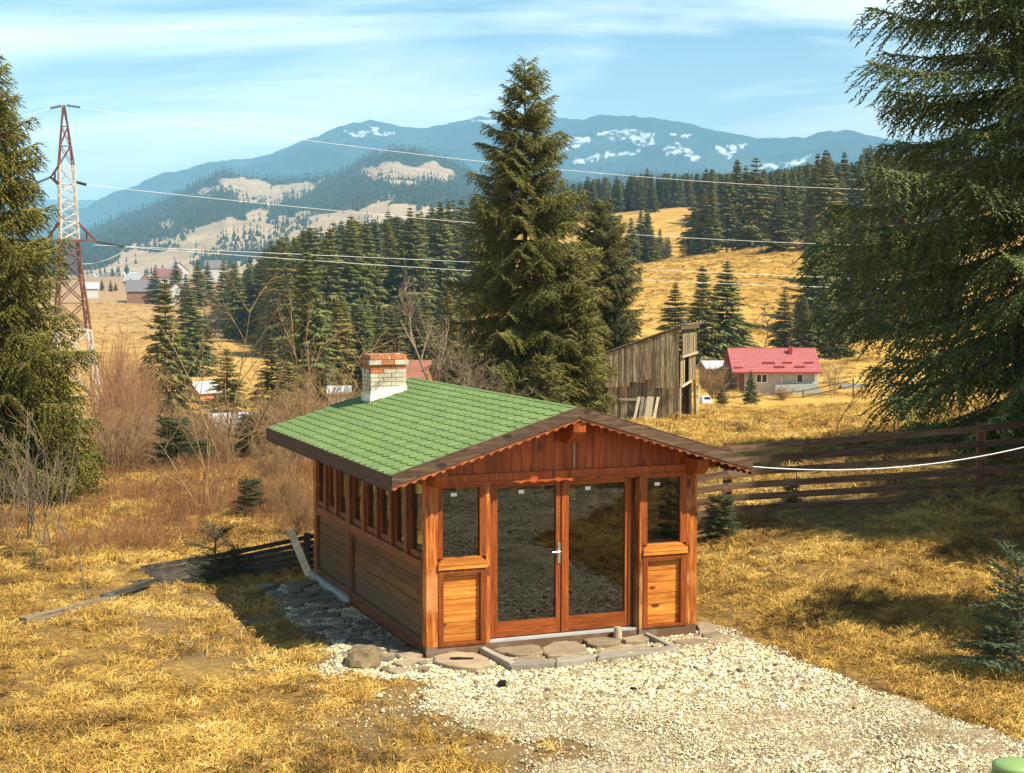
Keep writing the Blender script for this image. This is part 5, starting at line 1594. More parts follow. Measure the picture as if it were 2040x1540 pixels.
# valley buildings, left of the cabin
c = at(468, 868, 92); house('shed', 'brown shed with a snow white tin roof among bare brush', (c.x, c.y, c.z - .6), .62, 3.0, 2.2, 1.1, .8, M_tanwall, M_rooftin, over=.25, cat='shed')
c = at(676, 795, 78); house('shed', 'low cream hut glimpsed through twigs left of the chimney', (c.x, c.y, c.z - .4), .1, 1.05, 1.2, .72, .25, M_whitewall, M_rooftin, over=.1, cat='hut')
c = at(826, 752, 105); house('house', 'house with a rusty brown roof peeping over the green roof', (c.x, c.y + 2, c.z - 2.3), -.25, 1.7, 3.0, 1.7, 1.6, M_tanwall, M_roofrust, over=.3)
c = at(404, 806, 150); house('house', 'small cottage with a white roof and orange gable in the valley', (c.x, c.y, c.z - .2), .9, 2.6, 2.2, 1.5, .9, M_tanwall, M_rooftin, over=.2)
c = at(497, 652, 330); house('house', 'cottage with a reddish roof at the edge of the dark stand', (c.x, c.y, c.z - .5), -.8, 7, 5, 2.6, 2.6, M_whitewall, M_roofrust)
c = at(346, 606, 430); house('house', 'white cottage with a dark window in the valley village', (c.x, c.y, c.z), .5, 6, 6, 3.6, 2.4, M_whitewall, M_roofmaroon, wins=(('f', -.6, 1.4, 1.3, 1.3),), gable='y')
c = at(285, 602, 450); house('house', 'grey barn-like house with a long flank in the village', (c.x, c.y, c.z), .2, 9, 6, 3.4, 3.0, M_brownwall, M_roofgrey)
c = at(272, 570, 620); house('house', 'cottage with a gleaming white tin roof on the far field', (c.x, c.y, c.z), -.6, 9, 6, 2.2, 3.0, M_brownwall, M_rooftin)
c = at(336, 572, 560); house('house', 'maroon roofed house with pale upper storey in the village', (c.x, c.y, c.z), .3, 9, 7, 3.8, 2.8, M_whitewall, M_roofmaroon, wins=(('f', -2, 1.2, 1.4, 1.3),))
c = at(352, 560, 590); house('house', 'tall white gabled house, highest in the village', (c.x, c.y, c.z), .5, 7, 7, 4.2, 3.0, M_whitewall, M_rooftin, gable='y')
c = at(430, 555, 600); house('house', 'white house half hidden behind village spruces', (c.x, c.y, c.z), .2, 8, 6, 4.2, 2.8, M_whitewall, M_roofgrey)
c = at(182, 588, 470); house('house', 'white walled house beside the red pylon leg', (c.x, c.y, c.z), .3, 4, 4, 2.2, 1.6, M_whitewall, M_rooftin)
for i, (u, v) in enumerate(((222, 531), (258, 529), (293, 533), (307, 531), (208, 545), (188, 548))):
    c = at(u, v, 1250 + 40 * i)
    house('farmhouse', 'tiny white farmhouse on the hazy valley floor', (c.x, c.y, float(base_z(c.x, c.y)) + 1), .3 * i, 11, 8, 4, 4, M_whitewall, M_rooftin if i % 2 else M_roofgrey)['group'] = 'farmhouses far out in the hazy valley'
# van behind the barn
def make_van():
    c = at(1406, 806, 112); r = empty('van', (c.x, c.y, c.z - .15), .25); tag(r, 'pale van parked behind the barn by the little spruces', 'van')
    MB().prism([(-.75, .35), (.75, .35), (.75, .85), (.62, .95), (.45, 1.42), (-.62, 1.45), (-.75, 1.3)], 1, -.42, .42).build('body', M_white, r)
    MB().prism([(-.5, .98), (.5, .98), (.40, 1.34), (-.5, 1.36)], 1, -.43, -.415).build('window', M_winglass, r)
    for x in (-.48, .48):
        for y in (-.43, .30):
            MB().tube([(x, y, .22), (x, y + .13, .22)], .22, 12).build('wheel', M_black, r)
    r.scale = (.5, .8, .55)
make_van()
c = at(407, 630, 300); tag(MB().tube([(c.x, c.y, float(gzf(c.x, c.y)) - .5), (c.x, c.y, c.z + 1.5)], .13, 6).build('utility_pole', M_grey_v), 'grey wooden utility pole in front of the valley spruces', 'pole')
for k, (u, v) in enumerate(((408, 674), (434, 669))):
    q = ground_at(u, v, 120, 420)
    blob_rock('pale_rock', (q.x, q.y, q.z + .2), (.55, .5, .5), 9.2 + k, M_whitewall, ('pale rock on the valley meadow, nearer of the two', 'pale rock on the valley meadow below the orchard trees')[k], 'rock', 2)
def rail_fence(name, label, pts, nrail, h, mat):
    r = empty(name, pts[0]); o = pts[0].copy(); tag(r, label, 'fence')
    for p in pts: MB().box(p.x - o.x - .05, p.x - o.x + .05, p.y - o.y, p.y - o.y + .1, p.z - o.z - .4, p.z - o.z + h).build('post', mat, r)
    for a, b in zip(pts, pts[1:]):
        for k in range(nrail):
            z = Vector((0, -.03, h * (k + .75) / nrail)); MB().bar(a - o + z, b - o + z, .04, .09).build('rail', mat, r)
ps = []
for (u, v, y) in ((1402, 812, 118), (1500, 808, 122), (1600, 797, 126), (1700, 775, 128)): ps.append(at(u, v + 2, y))
rail_fence('rail_fence', 'dark two-rail fence in front of the red roofed house', ps, 2, .95, M_oldfence)

# ------------------------------------------------------------------ pylon and power lines
M_pred = plain('rusty_red_paint', (0.17, 0.075, 0.052), 0.7, 0.3, 0.4, 1.5)
M_pwhite = plain('flaking_white_paint', (0.50, 0.46, 0.40), 0.7, 0.3, 0.3, 1.5)
M_wire = plain('bright_aluminium_wire', (0.62, 0.62, 0.58), 0.4, 0.5, 0.05)
M_insul = plain('dark_glass_insulator', (0.03, 0.028, 0.026), 0.3, 0.5, 0.2)
PYY = 122.0
def make_pylon():
    base = at(152, 862, PYY); top = at(127, 210, PYY)
    r = empty('lattice_pylon', (base.x, base.y, base.z)); tag(r, 'tall lattice electricity pylon painted in red and white bands', 'pylon')
    o = base
    def ctr(v):
        f = (v - 210) / 652.0
        return at(127 + 25 * f, v, PYY) - o
    px = F / PYY
    lev = [(210, 2.5, 'r'), (252, 8, 'r'), (291, 13, 'r'), (330, 18, 'w'), (367, 19.5, 'w'), (405, 20.5, 'w'), (442, 21.5, 'w'), (478, 22.5, 'r'), (514, 24, 'r'), (556, 29, 'r'), (604, 35, 'r'), (656, 41, 'w'), (720, 49, 'w'), (790, 57, 'w'), (862, 65, 'w')]
    rot = math.radians(24)
    def corner(i, k):
        v, hw, _ = lev[i]; c = ctr(v); q = rot + PI / 4 + k * PI / 2
        R_ = hw / px * 1.08
        return Vector((c.x + R_ * math.cos(q), c.y + R_ * math.sin(q), c.z))
    mats = {'r': M_pred, 'w': M_pwhite}
    for i in range(len(lev) - 1):
        m = mats[lev[i][2]]; th = .068 + .006 * i
        for k in range(4): MB().bar(corner(i, k), corner(i + 1, k), th, th, (0.3, 1, 0)).build('leg', m, r)
        br = MB(); tb = .042 + .003 * i
        for k in range(4):
            a0, b0, a1, b1 = corner(i, k), corner(i, (k + 1) % 4), corner(i + 1, k), corner(i + 1, (k + 1) % 4)
            if 4 <= i <= 7:     # double lattice in the white waist
                mm = lambda p, q: (p + q) / 2
                for (p, q, s_, t_) in ((a0, b0, mm(a0, a1), mm(b0, b1)), (mm(a0, a1), mm(b0, b1), a1, b1)):
                    br.bar(p, t_, tb, tb, (0.3, 1, 0)); br.bar(q, s_, tb, tb, (0.3, 1, 0))
            else:
                br.bar(a0, b1, tb, tb, (0.3, 1, 0)); br.bar(b0, a1, tb, tb, (0.3, 1, 0))
            br.bar(a0, b0, tb, tb)
        br.build('brace', m, r)
    # cross arms
    def arm(tip_uv, v0, v1, mat):
        t = at(tip_uv[0], tip_uv[1], PYY) - o
        i0 = min(range(len(lev)), key=lambda i: abs(lev[i][0] - v0)); i1 = min(range(len(lev)), key=lambda i: abs(lev[i][0] - v1))
        ks = (1, 2) if tip_uv[0] < 135 else (3, 0)
        m = MB()
        for k in ks:
            m.bar(corner(i0, k), t, .09, .09, (0.3, 1, 0)); m.bar(corner(i1, k), t, .12, .12, (0.3, 1, 0))
            mid = (corner(i0, k) + t) / 2; mid2 = (corner(i1, k) * .5 + t * .5); m.bar(mid, mid2, .06, .06, (0.3, 1, 0))
        m.build('cross_arm', mat, r)
    arm((101, 353), 330, 367, M_pred); arm((86, 487), 442, 478, M_pred); arm((193, 481), 442, 478, M_pred)
    # insulator strings
    def string(a, b, n, mat=M_insul):
        m = MB(); a = Vector(a); b = Vector(b); d = (b - a).normalized()
        m.bar(a, b, .05, .05, (0.3, 1, 0))
        for k in range(n):
            c = a.lerp(b, (k + .5) / n); m.tube([c - d * .05, c, c + d * .05], [.03, .13, .03], 8)
        m.build('insulator', mat, r)
    S = lambda u, v, y=PYY: at(u, v, y) - o
    string(S(193, 482), S(250, 492, 123), 16); string(S(101, 353), S(58, 371, 121), 14); string(S(152, 363), S(172, 368, 123), 6); string(S(133, 210), S(160, 214, 122.5), 8); string(S(122, 211), S(100, 216, 121.5), 7)
    string(S(86, 488), S(60, 478, 121), 8)
make_pylon()
def wire(p0, p1, sag, label, rad=.020, n=40):
    pts = []
    for i in range(n + 1):
        t = i / n; q = p0.lerp(p1, t); q.z -= sag * 4 * t * (1 - t); pts.append(q)
    return tag(MB().tube(pts, rad, 5).build('power_line', M_wire), label, 'power line', 'wires strung from the pylon')
wire(at(160, 214, 122.5), at(2250, 368, 215), 3.0, 'highest wire running right from the tip of the pylon')
wire(at(172, 368, 123), at(2250, 487, 215), 2.0, 'second highest wire running right across the mountain')
wire(at(250, 492, 123), at(2250, 577, 215), 1.2, 'upper of the two lowest wires running right across the dark stand')
wire(at(186, 488, 125), at(2250, 577, 221), .1, 'lowest wire running right across the dark stand')
wire(at(100, 216, 121.5), at(-160, 262, 116), .3, 'wire running left from the tip of the pylon')
wire(at(58, 371, 121), at(-160, 420, 116), .3, 'wire running left from the upper arm of the pylon')
wire(at(60, 478, 121), at(-160, 520, 116), .3, 'wire running left from the lower arm of the pylon')
pts = [at(u, v, 123) for u, v in ((250, 492), (240, 505), (215, 517), (185, 525), (160, 526), (140, 520), (128, 510))]
tag(MB().tube(pts, .03, 5).build('jumper_cable', M_wire), 'drooping jumper cable looped under the lower arm of the pylon', 'cable')

# ------------------------------------------------------------------ the near spruces
def gl(u, y, dz=-.05):
    x = (u - 1020) / F * y
    return Vector((x, y, gzf(x, y) + dz))
def h_for(u, v, y):
    """height of a tree standing at depth y whose tip the photograph shows at row v"""
    return at(u, v, y).z - gl(u, y).z
y = 45.0; H = h_for(1045, 122, y)
big = spruce_meshes('great_spruce', 101, H, 2.95, 33, 8, .075, .043, .145, .018, M_needle_olive, hang=.50, profile=.64, jit=(.62, 1.12))
plant_spruce('spruce_tree', big, gl(1045, y), 'tall olive green spruce standing right behind the cabin roof', .4)
y = 80.0; H2 = h_for(1205, 402, y)
m2 = spruce_meshes('second_spruce', 102, H2, 3.2, 32, 9, .12, .07, .21, .032, M_needle_olive, hang=.38, profile=.50, jit=(.6, 1.15))
plant_spruce('spruce_tree', m2, gl(1196, y), 'thinner spruce behind the left end of the barn', 1.3)
y = 44.0
m3 = spruce_meshes('low_spruce', 103, h_for(1150, 500, y), 1.05, 26, 8, .085, .05, .14, .019, M_needle_olive, hang=.35, profile=.5)
plant_spruce('spruce_tree', m3, gl(1140, y), 'bushy low spruce between the tallest spruce and the barn', 0)
m4 = spruce_meshes('low_spruce_b', 104, 2.6, 1.15, 12, 7, .085, .05, .13, .018, M_needle_olive, hang=.3, profile=.7)
plant_spruce('spruce_tree', m4, gl(1085, 41.5), 'young yellowish spruce at the foot of the tallest spruce', 0)
# right: huge spruce beside the fence
y = 31.0; H = 15.5
mR = spruce_meshes('right_spruce', 105, H, 5.5, 32, 8, .095, .054, .165, .0205, M_needle_fresh, hang=.60, profile=.50, base=.03, jit=(.5, 1.12))
plant_spruce('spruce_tree', mR, gl(2105, y), 'huge dark spruce with drooping branches overhanging the fence at right', 2.2)
# left: big spruce at the edge of the frame
y = 34.0; H = h_for(-12, 95, y)
mL = spruce_meshes('left_spruce', 106, H, 2.45, 32, 8, .08, .045, .14, .0175, M_needle_light, hang=.65, profile=.62)
plant_spruce('spruce_tree', mL, gl(-22, y), 'big sunlit spruce at the left edge of the photo', .9)
mL2 = spruce_meshes('left_low_spruce', 107, 3.0, 1.25, 13, 7, .085, .05, .13, .018, M_needle_light, hang=.5, profile=.6)
plant_spruce('spruce_tree', mL2, gl(92, 35.5), 'lower drooping spruce beside the big one at the left edge', 2.0)
# trees of the same stand outside the frame whose shade falls by the fence
plant_spruce('spruce_tree', mL, (11.6, 20.2, .5), 'spruce standing just outside the right edge of the photo', 1.0, 1.22)
plant_spruce('spruce_tree', mL, (14.8, 20.9, .5), 'second spruce standing outside the right edge of the photo', 3.0, 1.3)
plant_spruce('spruce_tree', mR, (17.5, 22.6, .6), 'taller spruce standing outside the photo beside the fence', 1.0, .9)
# young spruces
sap = spruce_meshes('spruce_sapling', 108, 1.30, .50, 9, 6, .045, .026, .055, .008, M_needle_blue, hang=.05, profile=.70, up=.25, base=.12)
q = ground_at(2022, 1352); plant_spruce('spruce_sapling', sap, q, 'small bluish spruce sapling standing in the grass at lower right', 0.3)
sap2 = spruce_meshes('thin_sapling', 109, 1.05, .60, 6, 5, .06, .04, .06, .008, M_needle_dark, hang=.05, profile=.5, up=.2, base=.12, bare=.1)
q = ground_at(428, 1160); plant_spruce('spruce_sapling', sap2, q, 'dark sparse sapling in front of the sagging fence', 0.3, .80)
q = ground_at(475, 1150); plant_spruce('spruce_sapling', sap2, q, 'low dark sapling against the post of the sagging fence', 2.3, .45)
sap3 = spruce_meshes('dense_sapling', 110, 1.0, .36, 12, 7, .045, .03, .06, .010, M_needle_dark, hang=.15, profile=.45, base=.03)
plant_spruce('spruce_tree', sap3, (7.75, 17.3, .2), 'short dense spruce just outside the photo beyond the small sapling', 2.0, 3.0, szc=1.7)
q = at(1438, 1034, 23.75); plant_spruce('spruce_sapling', sap3, (q.x, q.y, gzf(q.x, q.y) - .03), 'dark young spruce growing against the fence behind the cabin', 0, .72)
q = at(1578, 985, 25.6); plant_spruce('spruce_sapling', sap3, (q.x, q.y, gzf(q.x, q.y) - .03), 'tiny spruce seen between the fence slats', 1.0, .45)
for (u, v, y, s, lb) in ((495, 1000, 29, .75, 'little spruce among dry stems left of the cabin'), (60, 1105, 24.5, .35, 'tiny spruce at the foot of the birch bush at far left'),
                         (345, 935, 41, 1.55, 'yellow green young spruce at the meadow edge, left of the cabin eave'), (505, 925, 44, 1.5, 'young spruce at the meadow edge nearest the cabin eave'), (395, 935, 43, 1.0, 'small spruce between two larger ones at the meadow edge')):
    plant_spruce('spruce_sapling', sap3 if y > 26 else sap2, gl(u, y), lb, rnd.uniform(0, 6), s)

# ------------------------------------------------------------------ spruces of the middle distance
mid = [forest_spruce_mesh('valley_spruce_%s' % 'abcdefgh'[i], 200 + i, 12.0, (2.4, 2.8, 3.1, 2.2, 2.6, 1.9, 2.9, 2.3)[i], (36, 34, 30, 38, 34, 26, 24, 32)[i], (12, 11, 12, 11, 12, 8, 8, 10)[i], base=(.035, .04, .03, .06, .04, .12, .05, .16)[i], profile=(.92, .80, 1.05, .85, 1.0, .75, .9, .6)[i], mat=M_needle_green if i % 2 else M_needle_far) for i in range(8)]
def mid_tree(u, vtop, y, label, k, widen=1.0, group=None, vbase=None):
    b = gl(u, y) if vbase is None else at(u, vbase, y)
    H = at(u, vtop, y).z - b.z; s = H / 12.0
    o = place('spruce_tree', mid[k], b, label, 'tree', rnd.uniform(0, 6), s * widen, group, 1 / widen)
    return o
for a in ((330, 552, 118, 'dark slender spruce rising out of the reddish brush', 0, 1.0), (378, 578, 205, 'bluish spruce just behind the slender one in the valley', 1, 1.3),
          (452, 690, 100, 'dark spruce behind the white roofed shed', 2, 1.25), (612, 500, 112, 'dark tall spruce nearest on the left of the chimney', 3, 1.05),
          (540, 672, 76, 'smaller spruce in front of the dark stand, above the eave', 4, 1.2), (575, 720, 70, 'young spruce hugging the cabin roof corner', 0, 1.3),
          (352, 520, 430, 'village spruce beside the white cottage', 1, 1.1), (310, 532, 420, 'village spruce in front of the grey house', 2, 1.3), (396, 516, 400, 'taller village spruce of the pair left of the stand', 3, 1.2),
          (415, 520, 410, 'shorter village spruce of the pair left of the stand', 4, 1.2), (372, 545, 380, 'broad village spruce above the slender dark one', 0, 1.3),
          (448, 515, 340, 'tawny larch at the left end of the stand', 1, .9), (253, 560, 560, 'small spruce left of the gleaming tin roof', 2, 1.2), (262, 553, 600, 'narrow spruce touching the gleaming tin roof', 3, 1.0),
          (222, 557, 520, 'lone small spruce left in the village field', 4, 1.1), (205, 556, 520, 'leftmost small spruce of the village field', 0, 1.1), (190, 565, 500, 'small spruce by the white walled house', 1, 1.1), (232, 562, 530, 'small spruce in the middle of the village field', 2, 1.1),
          (390, 612, 300, 'shrubby spruce by the utility pole', 3, 1.7), (410, 625, 295, 'low spruce to the right of the utility pole', 4, 1.6),
          (1345, 560, 178, 'lone spruce on the slope above the barn roof', 2, 1.25), (1399, 527, 170, 'left spruce of the close pair on the golden slope', 0, 1.15), (1447, 519, 172, 'right spruce of the close pair on the golden slope', 1, 1.15), (1424, 575, 174, 'low spruce squeezed between the close pair', 2, .9),
          (1440, 768, 112, 'round little spruce left of the red roofed house', 4, 1.9), (1497, 738, 113, 'little spruce in front of the red roofed house', 3, 1.3),
          (1562, 572, 190, 'spruce behind the red roof, left one', 4, 1.2), (1602, 590, 186, 'spruce right behind the red roof ridge', 0, 1.3), (1640, 560, 192, 'spruce behind the right end of the red roof', 1, 1.2), (1672, 600, 182, 'spruce between the red roof and the big drooping spruce', 2, 1.3), (1700, 560, 200, 'spruce half hidden by the big drooping spruce', 3, 1.2),
          (1590, 590, 210, 'spruce seen over the middle of the red roof', 3, 1.2), (1548, 385, 312, 'spreading dark spruce on the crest of the golden slope', 4, 1.35), (1622, 430, 262, 'tall spruce standing at the right end of the golden slope', 0, 1.1), (1655, 440, 248, 'second tall spruce at the right end of the golden slope', 1, 1.1), (1690, 450, 235, 'third tall spruce stepping down the right slope', 2, 1.1), (1730, 470, 225, 'fourth tall spruce stepping down the right slope', 3, 1.2), (1770, 480, 215, 'fifth tall spruce stepping down the right slope', 4, 1.2)):
    mid_tree(*a)
# dense stand behind the cabin and wood on the right-hand hill
cnt = 0
def stand(n, ulo, uhi, ylo, yhi, topline, label, group, hmin, hmax, seed, keep=None):
    global cnt
    g = random.Random(seed); got = []
    tu = [p[0] for p in topline]; tv = [p[1] for p in topline]
    tries = 0
    while len(got) < n and tries < 9000:
        tries += 1
        y = g.uniform(ylo, yhi); u = g.uniform(ulo, uhi)
        if keep and not keep(u, y): continue
        x = (u - 1020) / F * y
        if any((x - a) ** 2 + (y - b) ** 2 < 3.4 ** 2 for a, b in got): continue
        vt = np.interp(u, tu, tv) + abs(g.gauss(0, 26)) - 4
        b = gl(u, y); H = at(u, float(vt), y).z - b.z
        if H > hmax: H = hmax * g.uniform(.86, 1.0)
        if H < hmin: continue
        got.append((x, y))
        s = H / 12.0; wd = g.uniform(.82, 1.1) * (1.1 if H < 14 else 1.0)
        place('spruce_tree', mid[g.randrange(8)], b, label, 'tree', g.uniform(0, 6), s * wd, group, 1 / wd).rotation_euler = (g.gauss(0, .025), g.gauss(0, .025), g.uniform(0, 6)); cnt += 1
stand(100, 470, 985, 232, 420, ((470,520),(520,492),(560,472),(620,455),(700,428),(760,418),(800,412),(830,402),(890,402),(940,390),(990,396)), 'dark spruce among the many of the dense stand behind the cabin chimney', 'spruces of the dense stand behind the cabin', 8, 23, 41, keep=lambda u, y: y > np.interp(u, [470, 560, 700, 985], [300, 235, 240, 290]))
stand(20, 1150, 1390, 352, 385, ((1150,505),(1200,480),(1290,405),(1330,470),(1390,440)), 'spruce in the row along the crest of the golden slope', 'spruces along the crest of the golden slope', 5, 17, 42)
stand(12, 1130, 1370, 560, 640, ((1130,352),(1185,340),(1230,360),(1290,330),(1340,345),(1400,350)), 'spruce in the far row above the upper meadow', 'spruces in the far row above the upper meadow', 5, 20, 43)
stand(70, 1375, 1930, 300, 500, ((1375,345),(1440,318),(1500,315),(1560,345),(1625,300),(1700,290),(1760,290),(1960,290)), 'spruce in the tall wood on the hill at right', 'spruces in the tall wood on the right hill', 9, 25, 44, keep=lambda u, y: not (u < 1600 and y < 345) and y > np.interp(u, [1600, 1660, 1900], [300, 305, 300]))
stand(34, 1612, 1890, 200, 300, ((1612,455),(1680,430),(1760,415),(1890,400)), 'spruce on the steep right edge of the golden slope', 'spruces down the right edge of the golden slope', 7, 18, 46)
stand(30, 590, 930, 140, 232, ((590,560),(640,570),(700,590),(760,600),(830,590),(930,560)), 'spruce in the lower row close behind the cabin chimney', 'spruces in the lower row behind the chimney', 5, 15, 45)
# wood behind, reads as one mass
def cone_mass(name, pts, hs, ws, mat, seed, sides=5, tiers=3):
    g = np.random.default_rng(seed); n = len(pts)
    Vs, Fs = [], []; base = 0
    q = np.linspace(0, 2 * PI, sides, endpoint=False)
    for t in range(tiers):
        f_ = t / max(tiers - 1, 1)
        zb = hs * (.06 + .60 * f_); zt = hs * (.52 + .48 * f_) * g.uniform(.95, 1.03, n); rr = ws * (1 - .66 * f_)
        ph = g.uniform(0, 2 * PI, n)
        ring = np.stack([pts[:, 0, None] + rr[:, None] * np.cos(q + ph[:, None]) * g.uniform(.7, 1.25, (n, sides)), pts[:, 1, None] + rr[:, None] * np.sin(q + ph[:, None]) * g.uniform(.7, 1.25, (n, sides)), (pts[:, 2] + zb)[:, None] + g.uniform(-.05, .05, (n, sides)) * hs[:, None]], -1)
        tip = np.stack([pts[:, 0], pts[:, 1], pts[:, 2] + zt], -1)[:, None, :]
        V = np.concatenate([ring, tip], 1).reshape(-1, 3); b = base + np.arange(n)[:, None] * (sides + 1)
        for k in range(sides): Fs.append(np.concatenate([b + k, b + (k + 1) % sides, b + sides], 1))
        Vs.append(V); base += n * (sides + 1)
    return tag(link_mesh(name, np_mesh(name, np.concatenate(Vs), np.concatenate(Fs), mat)), kind='stuff')
g = np.random.default_rng(77)
N_ = 2600
yy = g.uniform(470, 820, N_); uu = g.uniform(560, 2100, N_)
uu = np.where(yy > 560, uu, np.where(uu < 1380, g.uniform(520, 1000, N_), uu))
ok = ~((uu > 1080) & (uu < 1400) & (yy < 590))
ok &= ~((uu < 880) & (yy > 560))
yy, uu = yy[ok], uu[ok]; xx = (uu - 1020) / F * yy; zz_ = gz(xx, yy)
hh = g.uniform(11, 19, len(xx))
cap = CZ + (571 - np.interp(uu, [500,560,700,830,940,1100,1200,1300,1400,1500,1620,1750,2100], [545,500,455,430,412,372,352,345,345,345,325,308,305])) / F * yy - zz_
hh = np.minimum(hh, cap)
ok = hh > 4
n2 = 900
y2 = g.uniform(255, 470, n2); u2 = g.uniform(490, 995, n2)
k2 = y2 > np.interp(u2, [490, 560, 700, 995], [330, 262, 262, 310]); y2, u2 = y2[k2], u2[k2]
x2 = (u2 - 1020) / F * y2; z2 = gz(x2, y2)
h2 = np.minimum(g.uniform(10, 17, len(x2)), CZ + (571 - np.interp(u2, [470,520,560,620,700,760,830,890,995], [545,520,500,480,455,445,430,428,420])) / F * y2 - z2)
k2 = h2 > 6
fx = np.concatenate([xx[ok], x2[k2]]); fy = np.concatenate([yy[ok], y2[k2]]); fz = np.concatenate([zz_[ok], z2[k2]]); fh = np.concatenate([hh[ok], h2[k2]])
kk = len(fx)
gnode_scatter('forest', np.stack([fx, fy, fz - .3], 1), np.stack([g.normal(0, .02, kk), g.normal(0, .02, kk), g.uniform(0, 6, kk)], 1), fh / 12.0, g.integers(0, 8, kk), mid)
# forest over the hazy hills
hx, hy, hz, hb, hu, hv, hT = HILL
def hill_forest():
    g = np.random.default_rng(55); n = 60000
    r0 = g.integers(0, 149, n); c0 = g.integers(0, hx.shape[1] - 1, n); fr, fc = g.random(n), g.random(n)
    def bl(A): return (A[r0, c0]*(1-fr)*(1-fc) + A[r0+1, c0]*fr*(1-fc) + A[r0, c0+1]*(1-fr)*fc + A[r0+1, c0+1]*fr*fc)
    x, y, z, u = bl(hx), bl(hy), bl(hz), bl(hu)
    b = bl(hb.astype(float)); clump = fbm(x * .010, y * .006, 3)
    p = np.where(b > .5, np.clip(clump * 3.6 - .50, .012, .9) , .85)
    lone = (b > .5)
    keep = (g.random(n) < p) & (u > -60) & (u < 2150)
    x, y, z = x[keep], y[keep], z[keep]
    h = g.uniform(11, 24, len(x)) * np.where(lone[keep], .8, 1.0)
    cone_mass('hill_forest', np.stack([x, y, z - 1], 1), h, h * .19, M_needle_hill, 6, 4, 2)
hill_forest()

# ------------------------------------------------------------------ leafless trees and brush
bt = bare_mesh('bare_tree_a', bare_segments(301, 5.6, 3, .62, 1, .045, .22, (6, 8), .55), M_bark_grey)
def bare(name, me, u, y, label, s=1.0, cat='tree', group=None, szc=1.0):
    return place(name, me, gl(u, y), label, cat, rnd.uniform(0, 6), s, group, szc)
y = 41.0; Hh = h_for(888, 455, y); bare('bare_tree', bt, 885, y, 'tall leafless tree in front of the dark stand behind the cabin', Hh / 5.2)
bt2 = bare_mesh('bare_tree_b', bare_segments(302, 4.2, 3, .75, 5, .028, .15, (5, 7), .6), M_bark_grey)
bare('bare_tree', bt2, 935, 40, 'many stemmed leafless tree just left of the tallest spruce', .95)
bare('bare_tree', bt2, 1000, 39.5, 'leafless tangle at the foot of the tallest spruce', .55)
bt3 = bare_mesh('bare_tree_c', bare_segments(303, 4.5, 2, .6, 4, .022, .2, (5, 7), .5), M_bark_tan)
for i, (u, y, s, lb) in enumerate(((655, 37, .95, 'pale leafless saplings left of the chimney'), (700, 38, .85, 'leafless saplings right against the chimney'), (620, 40, 1.05, 'thin leafless saplings above the roof corner'), (760, 42, .8, 'leafless sapling showing just right of the chimney'),
                       (455, 38, 1.15, 'tall leafless sapling in front of the white roofed shed'), (410, 30.5, .78, 'bare reddish sapling at the middle of the left meadow'), (560, 33, .55, 'thin bare sapling close to the back of the cabin'), (590, 31, .5, 'short bare sapling touching the cabin wall'))):
    bare('bare_sapling', bt3, u, y, lb, s)
bt4 = bare_mesh('birch_bush', bare_segments(304, 2.6, 2, .5, 6, .016, .25, (4, 6), .55), M_bark_grey)
for (u, v, s, lb) in ((95, 1090, 1.05, 'leafless birch bush left of the sapling on the meadow'), (48, 1075, .9, 'leftmost leafless birch bush on the meadow'), (15, 1060, .8, 'leafless bush cut by the left edge of the photo')):
    q = ground_at(u, v); place('bare_bush', bt4, q, lb, 'bush', rnd.uniform(0, 6), s)
bt5 = bare_mesh('lone_sapling', bare_segments(305, 1.9, 2, .5, 1, .016, .25, (5, 6), .42), M_bark_grey)
q = ground_at(172, 1203); place('bare_sapling', bt5, q, 'thin bare sapling standing at the grey timber', 'sapling', .5, .95)
for (u, v, s, lb) in ((1592, 1012, .85, 'thin birch sapling growing through the fence slats'), (1662, 905, .9, 'bare twig sapling standing behind the fence'), (300, 1010, .5, 'bare shoot on the left meadow, nearest the brush'), (355, 1060, .42, 'short bare shoot in the middle of the left meadow'), (235, 1030, .45, 'forked bare shoot on the left meadow'), (1995, 1300, .3, 'short bare twig beside the bluish sapling')):
    q = ground_at(u, v); place('bare_sapling', bt5, q, lb, 'sapling', rnd.uniform(0, 6), s)
sh = [bare_mesh('red_brush_%d' % i, bare_segments(310 + i, 3.6, 2, .55, 26, .022, .22, (7, 9), .5, .16), M_bark_red, 3) for i in range(3)]
sh2 = [bare_mesh('tan_brush_%d' % i, bare_segments(320 + i, 2.6, 2, .6, 26, .018, .2, (7, 9), .5, .16), M_bark_tan, 3) for i in range(2)]
for i, (u, y, s) in enumerate(((222, 74, 1.15), (240, 78, 1.2), (258, 72, 1.0), (228, 64, .95), (250, 62, .85), (268, 66, .85), (215, 60, .8), (275, 75, .9), (235, 55, .75), (262, 54, .7), (285, 58, .75), (222, 52, .7))):
    bare('bare_shrub', sh[i % 3], u, y, 'rust red leafless shrub in the thicket between pylon and slender spruce', s, 'shrub', 'rust red shrubs of the thicket by the pylon', 2.0 if y > 60 else 1.35)
for i, (u, y, s) in enumerate(((330, 50, 1.2), (365, 48, 1.1), (395, 52, 1.2), (425, 50, 1.0), (470, 49, .95), (520, 50, 1.1), (560, 47, 1.1), (300, 47, 1.0), (255, 46, 1.0), (600, 46, 1.0), (215, 45, .9), (350, 44, .8), (440, 46, .7), (540, 43, .8), (640, 44, 1.0), (700, 46, 1.0), (590, 38, .55), (530, 34, .5), (570, 29, .42), (600, 27, .36))):
    bare('bare_shrub', sh2[i % 2], u, y, 'tan leafless shrub in the brush along the meadow edge left of the cabin', s, 'shrub', 'tan shrubs along the meadow edge')
